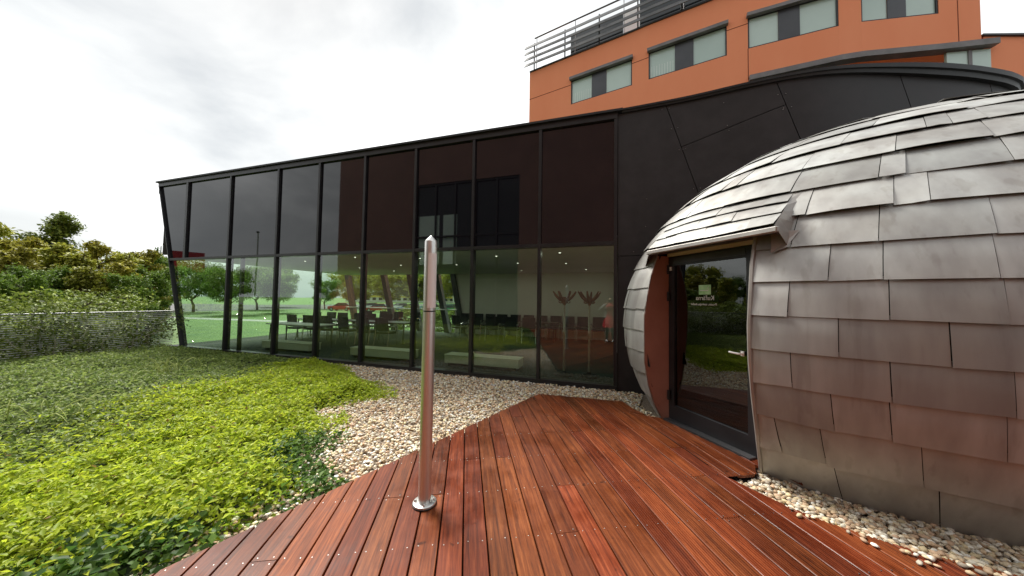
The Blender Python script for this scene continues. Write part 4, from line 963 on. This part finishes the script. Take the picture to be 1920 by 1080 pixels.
# ------------------------------------------------------------------ trees, shrubs, vines
def tube_add(mb, p, q, r0, r1, bend=.08, n=6, k=4):
    p, q = Vector(p), Vector(q); pts = []
    L = (q-p).length
    for i in range(k+1):
        f = i/k; o = Vector((random.gauss(0, 1), random.gauss(0, 1), random.gauss(0, .5)))*bend*L*.35*(0 if i in (0, k) else 1); pts.append(p.lerp(q, f)+o)
    mb.tube(pts, [r0+(r1-r0)*i/k for i in range(k+1)], n, False); return pts
def make_tree(name, H, Rc, nleaf, pal, lsize, shape='round', seed=1, base=.18):
    random.seed(seed); t = empty(name, (0, 0, 0)); w = MB()
    trunk = tube_add(w, (0, 0, -.1), (random.uniform(-.2, .2)*Rc*.4, random.uniform(-.2, .2)*Rc*.4, H*.93), H*.022+.03, .02, .10, 8, 7)
    ends = []
    nb = 22
    for i in range(nb):
        f = base+(.95-base)*(i+random.random())/nb
        k = min(int(f*7), 6); p = trunk[k].lerp(trunk[k+1], f*7-k) if f < 1 else trunk[-1]
        if shape == 'cone': rr = Rc*(1.05-f)**.8*1.05
        elif shape == 'tall': rr = Rc*math.sin(PI*min(1, (f-base*.5)/(1-base*.5))**.75)**.6
        else: rr = Rc*math.sqrt(max(.05, 1-((f-.58)/.48)**2))
        rr *= random.uniform(.65, 1.1); a = i*2.4+random.uniform(-.5, .5)
        q = p+Vector((math.cos(a)*rr, math.sin(a)*rr, rr*random.uniform(.25, .95)))
        pts = tube_add(w, p, q, .012*H*(1-f)+.018, .008, .12, 5, 4); ends += [(pts[j], .30+.14*j) for j in (2, 3, 4)]
        for s in range(3):
            p2 = pts[random.choice((2, 3))]; a2 = a+random.uniform(-1.2, 1.2); r2 = rr*random.uniform(.3, .55)
            q2 = p2+Vector((math.cos(a2)*r2, math.sin(a2)*r2, r2*random.uniform(-.1, .7))); tube_add(w, p2, q2, .012, .005, .1, 4, 2); ends.append((q2, .5))
    ends += [(trunk[-1], .3), (trunk[-2], .4)]
    w.build('trunk', 'bark', t, True)
    c = np.array([list(e[0]) for e in ends]); r_ = np.array([e[1] for e in ends])*Rc*.40
    wts = r_**1.5; wts /= wts.sum(); k = rng.choice(len(c), nleaf, p=wts)
    d = rng.normal(0, 1, (nleaf, 3)); d /= np.linalg.norm(d, axis=1)[:, None]; d *= (rng.uniform(0, 1, (nleaf, 1))**.45)
    d[:, 2] *= .85
    P = c[k]+d*r_[k][:, None]
    cl = rng.uniform(.75, 1.2, len(c))[k][:, None]; pal = np.array(pal); b = rng.uniform(0, 1, (nleaf, 1))
    col = (pal[0]*(1-b)+pal[1]*b)*cl*1.12*rng.uniform(.75, 1.2, (nleaf, 1))
    V, T, C_ = leaves(P, lsize*rng.uniform(.7, 1.3, nleaf), lsize*.62*rng.uniform(.7, 1.2, nleaf), rng.normal(-.15, .75, nleaf), col, .15)
    np_mesh('crown', V, T, C_, 'leaf', t)
    random.seed(seed+100); return t
OLIVE = [(.17, .16, .022), (.48, .46, .075)]; GREENP = [(.07, .14, .02), (.25, .36, .06)]; DEEP = [(.035, .08, .018), (.12, .20, .045)]; YEL = [(.24, .26, .03), (.46, .46, .06)]
protos = {
 'olive': (make_tree('broadleaf_tree', 5.2, .85, 6500, OLIVE, .15, 'tall', 3), 5.2),
 'bushy': (make_tree('broadleaf_tree', 5.0, .95, 6500, [(.15, .17, .022), (.45, .46, .075)], .15, 'cone', 21), 5.0),
 'green': (make_tree('broadleaf_tree', 5, 1.1, 7000, GREENP, .15, 'round', 5), 5),
 'tall': (make_tree('broadleaf_tree', 7.0, 1.25, 9000, [(.09, .13, .022), (.29, .35, .07)], .14, 'cone', 8, .3), 7.0),
 'cone': (make_tree('broadleaf_tree', 6, .95, 7000, DEEP, .14, 'cone', 9), 6),
 'yellow': (make_tree('broadleaf_tree', 5, 1.3, 6000, YEL, .18, 'round', 12), 5),
 'park': (make_tree('broadleaf_tree', 7, 3.0, 9000, GREENP, .30, 'round', 31, .22), 7),
 'park_yellow': (make_tree('broadleaf_tree', 8, 3.4, 9000, YEL, .32, 'round', 33, .2), 8),
 'shrub': (make_tree('leafy_shrub', 2.2, .95, 5500, [(.10, .16, .022), (.36, .43, .08)], .09, 'round', 15, .05), 2.2)}
used = set(); ORD = ['first', 'second', 'third', 'fourth', 'fifth', 'sixth', 'seventh', 'eighth', 'ninth', 'tenth', 'eleventh', 'twelfth', 'thirteenth', 'fourteenth', 'fifteenth', 'sixteenth']
def place(kind, x, y, h, label, group, cat='tree', wide=1.0, z=GZ):
    p, hp = protos[kind]; s = h/hp; rz = random.uniform(0, 6.28)
    if kind in used: o = dup(p, (x, y, z), rz, label, (s*wide, s*wide, s))
    else: o = p; used.add(kind); o.location = (x, y, z); o.rotation_euler = (0, 0, rz); o.scale = (s*wide, s*wide, s)
    tag(o, label, cat, group); return o
def row(kinds, pts, label, group, ref, cat='tree', wide=1.0):
    """a set of look-alikes, each told by its rank from something one can find"""
    pts = sorted(pts, key=lambda p: math.hypot(p[0]-ref[0], p[1]-ref[1]))
    for i, (x, y, h) in enumerate(pts): place(kinds if isinstance(kinds, str) else kinds[i % len(kinds)], x, y, h, label % ORD[i], group, cat, wide)
G1 = 'trees beyond the wire railing'; CORNER = (-12.4, 6.1)
place('tall', -29.1, 8.9, 7.5, 'tall green tree rising highest over the railing', G1, wide=1.1)
row('olive', [(-25.9, 6.6, 5.2), (-23.2, 6.3, 4.7), (-25.4, 9.0, 5.6), (-24.0, 10.4, 5.3), (-21.6, 8.6, 4.4), (-27.2, 7.6, 5.6)], '%s olive tinted tree beyond the railing, counted from the pavilion corner', G1, CORNER, wide=1.0)
row('bushy', [(-22.4, 7.6, 4.6), (-24.4, 5.4, 4.9), (-26.8, 10.6, 5.2), (-23.4, 9.4, 4.9), (-25.2, 7.8, 5.2), (-22.4, 4.6, 4.6), (-22.6, 2.4, 5.0), (-21.2, 7.4, 3.9), (-28.4, 11.4, 5.2)], '%s pointed yellow green tree beyond the railing, counted from the pavilion corner', G1, CORNER, wide=1.15)
row('green', [(-27.6, 12.2, 5.0), (-31.0, 13.6, 5.0), (-20.4, 8.2, 3.4), (-20.4, 5.6, 3.2), (-22.6, 9.9, 3.9), (-29.0, 12.2, 4.8), (-22.0, 6.4, 3.6)], '%s round green tree beyond the railing, counted from the pavilion corner', G1, CORNER, wide=1.0)
place('cone', -34.6, 15.4, 6.6, 'dark cone shaped tree beside the pavilion corner', G1)
place('cone', -30.5, 12.6, 5.4, 'smaller dark cone shaped tree behind the round green trees', G1, wide=1.1)
place('yellow', -31.5, 6.6, 6.2, 'bright yellow green tree behind the olive trees', G1)
row('shrub', [(-14.8, 5.3, 1.8), (-15.2, 3.9, 1.9), (-14.8, 2.6, 1.8), (-15.6, 4.8, 1.9), (-15.4, 2.0, 1.9), (-17.2, 5.6, 2.3), (-19.0, 6.9, 2.5), (-15.0, .8, 1.9), (-17.2, 2.6, 2.2), (-14.0, -1.4, 1.7), (-19.0, 4.4, 2.5)], '%s leafy shrub outside the railing, counted from the pavilion corner', 'shrubs outside the railing', CORNER, 'shrub', 1.2)
G2 = 'trees across the lawn'; LOT = (-26, 50)
row('park_yellow', [(-58.8, 60.2, 8.6), (-44.8, 65.4, 8.0), (-40.7, 70.1, 9.0), (-65, 70, 9.4), (-31, 74, 9.0), (-50.4, 62.6, 8.4)], '%s pale yellow green tree behind the parked cars, counted from the green car', G2, LOT, wide=1.0)
row('park', [(-54.9, 49.3, 5.4), (-36, 73, 8.8), (-47, 68, 8.2)], '%s mid green tree behind the parked cars, counted from the green car', G2, LOT, wide=1.0)
row('park', [(-47.4, 34.1, 5.6), (-46.7, 27.8, 5.9), (-50.5, 22.0, 6.0), (-72.2, 51.8, 8.5), (-60, 40, 7), (-58, 30, 6.8)], '%s mid green tree on the lawn, counted from the parked cars', 'trees on the lawn', (-46, 45), wide=1.0)
row(('park', 'park', 'cone'), [(-50, -14, 5.6), (-62, -24, 6.4), (-74, -10, 7), (-58, -42, 7.4), (-84, -34, 8), (-92, -16, 8.4), (-70, 2, 6.4), (-48, -32, 6), (-98, 6, 8.6), (-84, 16, 8), (-40, -10, 4.4)], '%s tree of the far group beside the orange rear building', 'trees beside the rear building', (-26, -13), wide=1.1)
row('shrub', [(-13.2, 17.5, 1.9), (-11.0, 18.0, 1.8), (-9.3, 17.2, 1.9), (-7.8, 17.8, 1.8)], '%s rounded bush outside the slanted rear windows, counted from the back wall', 'bushes behind the pavilion', (-6, 14), 'shrub', 1.2)

# wire railing
FX = -12.6
fe = empty('wire_railing', (FX, 1.0, -.12)); tag(fe, 'steel railing of thin horizontal wires at the terrace edge', 'railing')
MB().tube([(FX, -4.4, 1.045), (FX, 6.05, 1.045)], .019, 8).build('top_rail', 'rail_grey', fe, True)
for k in range(22): MB().tube([(FX, -4.4, -.06+.05*k), (FX, 6.05, -.06+.05*k)], .0105, 5).build('wire', 'wire', fe)
for y in (-4.2, -2.6, -1.0, .6, 2.2, 3.75, 5.3): MB().box2((FX-.022, y-.022, -.14), (FX-.008, y+.022, 1.03)).build('post', 'wire', fe)
def vine(y0, y1, n, seed, label):
    random.seed(seed); t = empty('climbing_vine', (FX+.12, (y0+y1)/2, -.1)); tag(t, label, 'vine', 'vines on the wire railing'); st = MB(); pts = []
    for k in range(7):
        p = Vector((FX+random.uniform(.05, .3), random.uniform(y0, y1), -.1)); path = [p.copy()]; d = Vector((random.uniform(-.05, .05), random.uniform(-.5, .5), 1)).normalized()
        for s in range(10):
            d = (d+Vector((random.gauss(0, .18), random.gauss(0, .4), random.gauss(.02, .22)))).normalized(); p = p+d*.14; p.x = min(max(p.x, FX+.03), FX+.4); p.z = min(max(p.z, -.08), 1.35); path.append(p.copy())
        st.tube(path, [.018-.0012*i for i in range(len(path))], 5, False); pts += path[1:]
    st.build('stem', 'vine_stem', t, True)
    c = np.array([list(p) for p in pts]); c = c[c[:, 2] < 1.1+.3*rng.uniform(0, 1, len(c))]; k = rng.integers(0, len(c), n)
    P = c[k]+rng.normal(0, 1, (n, 3))*np.array([.09, .17, .12]); P[:, 0] = np.clip(P[:, 0], FX-.1, FX+.6); b = rng.uniform(0, 1, (n, 1))
    col = (np.array([(.06, .11, .018)])*(1-b)+np.array([(.26, .32, .07)])*b)*rng.uniform(.6, 1.2, (n, 1))
    V, T, C_ = leaves(P, .075*rng.uniform(.6, 1.3, n), .055*rng.uniform(.6, 1.2, n), rng.normal(-.2, .6, n), col); tag(np_mesh('foliage', V, T, C_, 'leaf', t), kind='stuff')
vine(4.3, 5.9, 1500, 4, 'leafy vine on the railing where it meets the pavilion'); vine(2.6, 4.2, 1100, 5, 'leafy vine with bare pale stems halfway along the railing'); vine(.5, 2.4, 700, 6, 'sparser vine on the railing away from the pavilion')

# ------------------------------------------------------------------ far things behind the pavilion
def make_car(paint):
    t = empty('parked_car', (0, 0, 0))
    L, Wc = 4.3, 1.76; P = []
    secs = [(-2.15, .45, .62), (-2.08, .32, .80), (-1.5, .28, .88), (-1.0, .28, .92), (1.2, .28, .96), (1.9, .28, .94), (2.12, .34, .80), (2.15, .45, .62)]
    b = MB(); vs = []
    for x, z0, z1 in secs:
        w = Wc/2*(.86 if abs(x) > 2.1 else .95 if abs(x) > 1.9 else 1)
        vs += [(x, -w*.92, z0), (x, -w, (z0+z1)/2), (x, -w*.94, z1), (x, w*.94, z1), (x, w, (z0+z1)/2), (x, w*.92, z0)]
    fs = [(i*6+j, i*6+(j+1) % 6, i*6+6+(j+1) % 6, i*6+6+j) for i in range(len(secs)-1) for j in range(6)]+[(0, 5, 4, 3, 2, 1), tuple((len(secs)-1)*6+j for j in range(6))]
    b.add(vs, [tuple(reversed(f)) for f in fs]); b.build('body', paint, t, True)
    g = MB(); c = [(-1.15, .9), (-.35, 1.42), (1.1, 1.45), (1.85, .94)]; v2 = [(x, s*(Wc/2*.93 if z < 1 else Wc/2*.76), z) for x, z in c for s in (-1, 1)]
    g.add(v2, [(0, 1, 3, 2), (2, 3, 5, 4), (4, 5, 7, 6), (0, 2, 4, 6), (1, 7, 5, 3)]); g.build('windows', 'dark_pane', t)
    MB().box((.38, 0, 1.445), (1.5, 1.34, .03)).build('roof', paint, t)
    for x in (-1.35, 1.35):
        for s in (-1, 1):
            M_ = Matrix.Rotation(PI/2, 4, 'X'); w = MB().tube([(x, s*.72, .31), (x, s*.89, .31)], .31, 14).build('wheel', 'tyre', t, True); MB().tube([(x, s*.88, .31), (x, s*.90, .31)], .18, 10).build('rim', 'car_silver', w)
    for s in (-1, 1): MB().bevbox((-2.12, s*.62, .68), (.1, .32, .14), .02).build('headlight', 'lamp_glass', t); MB().bevbox((2.11, s*.66, .74), (.1, .26, .16), .02).build('tail_light', 'tail', t)
    return t
cars = [(-46.4, 45.2, .3, 'car_red', 'red car parked behind the slanted columns'), (-45.2, 50.7, 1.2, 'car_silver', 'silver car parked between red and blue cars'), (-38.6, 45.6, .25, 'car_red', 'second red car, parked on the near row of the lot'), (-40.9, 54.3, 1.3, 'car_white', 'white car parked behind the red cars'), (-34.6, 48.6, .25, 'car_blue', 'blue car parked next to the red one'), (-29.5, 50.5, .3, 'car_white', 'white car parked nearest the green van end'), (-32.0, 58.1, 1.3, 'car_silver', 'silver car parked in the far row'), (-26.5, 47.5, .3, 'car_green', 'green car at the end of the near row'), (-36.5, 58.5, 1.3, 'car_blue', 'blue car parked in the far row')]
pc_ = {}
for x, y, r, p, lb in cars:
    if p in pc_: o = dup(pc_[p], (x, y, GZ+.006), r, lb)
    else: o = make_car(p); pc_[p] = o; o.location = (x, y, GZ+.006); o.rotation_euler = (0, 0, r)
    tag(o, lb, 'car', 'cars in the parking lot')
def block(x, y, w, h, d, rz, yellow, label):
    t = empty('apartment_block', (0, 0, 0)); MB().box2((-w/2, 0, 0), (w/2, d, h)).build('wall', 'block_wall', t); nfl = int(h/2.9)
    for k in range(nfl):
        z = 1+k*2.9
        if k % 2 == yellow: MB().box2((-w/2+.02, -.12, z+1.55), (w/2-.02, -.002, z+2.6)).build('parapet_band', 'block_yellow', t)
        for j in range(int(w/3.2)):
            xx = -w/2+1.6+j*3.2; MB().box2((xx-.9, -.05, z), (xx+.9, .02, z+1.4)).build('window', 'dark_pane', t)
    t.location = (x, y, GZ); t.rotation_euler = (0, 0, rz); tag(t, label, 'building', 'far apartment blocks'); return t
block(-110, 150, 60, 26, 12, .55, 0, 'pale far apartment block with yellow bands above the trees')
block(-60, 165, 50, 24, 12, .3, 1, 'second far apartment block nearer the bright yellow tree')
def lamp_post(x, y, h, rz, label):
    t = empty('street_lamp', (x, y, GZ)); tag(t, label, 'street lamp', 'street lamps'); c, s = math.cos(rz), math.sin(rz)
    MB().tube([(x, y, GZ), (x, y, GZ+h*.85), (x+c*.15, y+s*.15, GZ+h*.95), (x+c*.7, y+s*.7, GZ+h), (x+c*1.5, y+s*1.5, GZ+h)], [.09, .06, .05, .045, .04], 8).build('pole', 'pole_grey', t, True)
    MB().bevbox((x+c*1.7, y+s*1.7, GZ+h-.02), (.6, .22, .1), .03, Matrix.Rotation(rz, 3, 'Z')).build('lamp_head', 'dark_metal', t)
lamp_post(-41, 18.5, 7.5, 2.6, 'street lamp standing on the lawn behind the glass corner'); lamp_post(-33, -9.5, 8.5, .6, 'street lamp beside the trees near the rear building')
ps = empty('parking_sign', (-36.5, 16.6, GZ)); tag(ps, 'blue road sign on a post behind the glass corner', 'sign'); MB().tube([(-36.5, 16.6, GZ), (-36.5, 16.6, 1.9)], .04, 6).build('post', 'pole_grey', ps)
MB().box((-36.46, 16.54, 1.1), (1.0, .05, 1.3), Matrix.Rotation(1.1, 3, 'Z')).build('panel', 'sign_blue', ps)
rs = empty('red_sign_board', (-52, -13, GZ)); tag(rs, 'large red sign board mirrored at the pavilion corner', 'sign')
MB().box((-52, -13, 5.7), (.25, 4.4, 2.6), Matrix.Rotation(.45, 3, 'Z')).build('panel', 'sign_red', rs)
for y in (-14.2, -11.8): MB().box2((-52.3-.4*(y+13), y-.12, GZ), (-52.06-.4*(y+13), y+.12, 5.0)).build('post', 'dark_metal', rs)

# ------------------------------------------------------------------ photographer, standing behind the lens
def skinmesh(name, verts, edges, radii, root, material, parent, sub=2):
    me = bpy.data.meshes.new(name); me.from_pydata(verts, edges, []); o = bpy.data.objects.new(name, me); COL.objects.link(o)
    sk = o.modifiers.new('s', 'SKIN'); 
    for i, r in enumerate(radii): me.skin_vertices[0].data[i].radius = r if hasattr(r, '__len__') else (r, r)
    me.skin_vertices[0].data[root].use_root = True
    sb = o.modifiers.new('d', 'SUBSURF'); sb.levels = sub; sb.render_levels = sub
    dg = bpy.context.evaluated_depsgraph_get(); m2 = bpy.data.meshes.new_from_object(o.evaluated_get(dg)); bpy.data.objects.remove(o)
    m2.materials.clear(); return link(name, m2, material, parent, True)
pe = empty('person', (-.02, -.36, 0)); tag(pe, 'person in red skirt and grey jacket holding a phone up, mirrored in glass', 'person')
V_ = [(0, 0, .92), (0, 0, 1.08), (0, .0, 1.27), (0, 0, 1.38), (0, .01, 1.45), (0, .03, 1.53), (0, .035, 1.62), (0, .02, 1.68)]
Ed = [(i, i+1) for i in range(7)]; Ra = [(.13, .10), (.115, .09), (.13, .095), (.10, .07), (.05, .05), (.07, .085), (.078, .092), (.05, .06)]
for s in (-1, 1):
    b = len(V_); V_ += [(s*.09, 0, .88), (s*.10, .01, .50), (s*.11, -.02, .09), (s*.115, .06, .045), (s*.12, .14, .03)]; Ra += [.085, .055, .038, .036, .03]
    Ed += [(0, b), (b, b+1), (b+1, b+2), (b+2, b+3), (b+3, b+4)]
    b = len(V_); V_ += [(s*.17, 0, 1.37), (s*.33, .10, 1.24), (s*.10, .24, 1.46), (s*.07, .27, 1.52)]; Ra += [.05, .042, .028, .030]
    Ed += [(3, b), (b, b+1), (b+1, b+2), (b+2, b+3)]
    for k in range(4):
        c = len(V_); V_ += [(s*(.075-.004*k), .285, 1.53+.018*(k-1.5)), (s*.05, .305, 1.54+.018*(k-1.5)), (s*.03, .30, 1.545+.018*(k-1.5))]; Ra += [.009, .008, .007]; Ed += [(b+3, c), (c, c+1), (c+1, c+2)]
    c = len(V_); V_ += [(s*.06, .25, 1.50), (s*.035, .245, 1.515)]; Ra += [.010, .008]; Ed += [(b+3, c), (c, c+1)]
body = skinmesh('body', V_, Ed, Ra, 0, 'skin', pe)
MB().lathe([(.13, 1.00), (.14, .97), (.19, .85), (.25, .66), (.27, .56), (.262, .56), (.24, .66)], 24, (-.02, -.36, 0)).build('skirt', 'red_cloth', pe, True)
MB().lathe([(.135, .98), (.14, 1.10), (.158, 1.27), (.150, 1.36), (.085, 1.42), (.06, 1.45)], 20, (-.02, -.36, 0)).build('top', 'red_cloth', pe, True)
for s in (-1, 1):
    ox, oy = -.02, -.36
    MB().tube([(ox+s*.12, oy, 1.40), (ox+s*.18, oy, 1.37), (ox+s*.33, oy+.10, 1.24), (ox+s*.14, oy+.22, 1.42)], [.055, .07, .058, .042], 10).build('sleeve', 'grey_cloth', pe, True)
    MB().tube([(ox+s*.12, oy+.02, 1.42), (ox+s*.13, oy+.03, 1.2), (ox+s*.135, oy+.03, .92)], [.05, .07, .075], 10).build('jacket_front', 'grey_cloth', pe, True)
    MB().tube([(ox+s*.092, oy, .80), (ox+s*.10, oy+.01, .50), (ox+s*.11, oy-.02, .10)], [.085, .062, .046], 12).build('legging', 'legging', pe, True)
    MB().bevbox((ox+s*.117, oy+.06, .045), (.10, .27, .09), .03).build('shoe', 'shoe', pe)
    MB().lathe([(.006, -.006), (.011, 0), (.006, .006)], 8, (ox+s*.034, oy+.118, 1.60)).build('eye', 'phone', pe)
    MB().bevbox((ox+s*.083, oy+.02, 1.58), (.018, .035, .06), .008).build('ear', 'skin', pe)
MB().tube([(-.02, -.25, 1.60), (-.02, -.225, 1.565), (-.02, -.245, 1.555)], [.008, .014, .008], 6).build('nose', 'skin', pe, True)
MB().bevbox((-.02, -.243, 1.525), (.05, .012, .012), .004).build('mouth', 'red_cloth', pe)
hm = MB(); hm.lathe([(.088, 1.56), (.098, 1.62), (.095, 1.68), (.07, 1.725), (.02, 1.74)], 18, (-.02, -.365, 0)); hm.lathe([(.06, 1.40), (.085, 1.48), (.085, 1.56), (.08, 1.60)], 14, (-.02, -.40, 0)); hm.build('hair', 'hair', pe, True)
ph_ = MB().bevbox((-.02, -.055, 1.545), (.155, .010, .076), .004).build('phone', 'phone', None); tag(ph_, 'dark phone held up before the face of the person', 'phone')
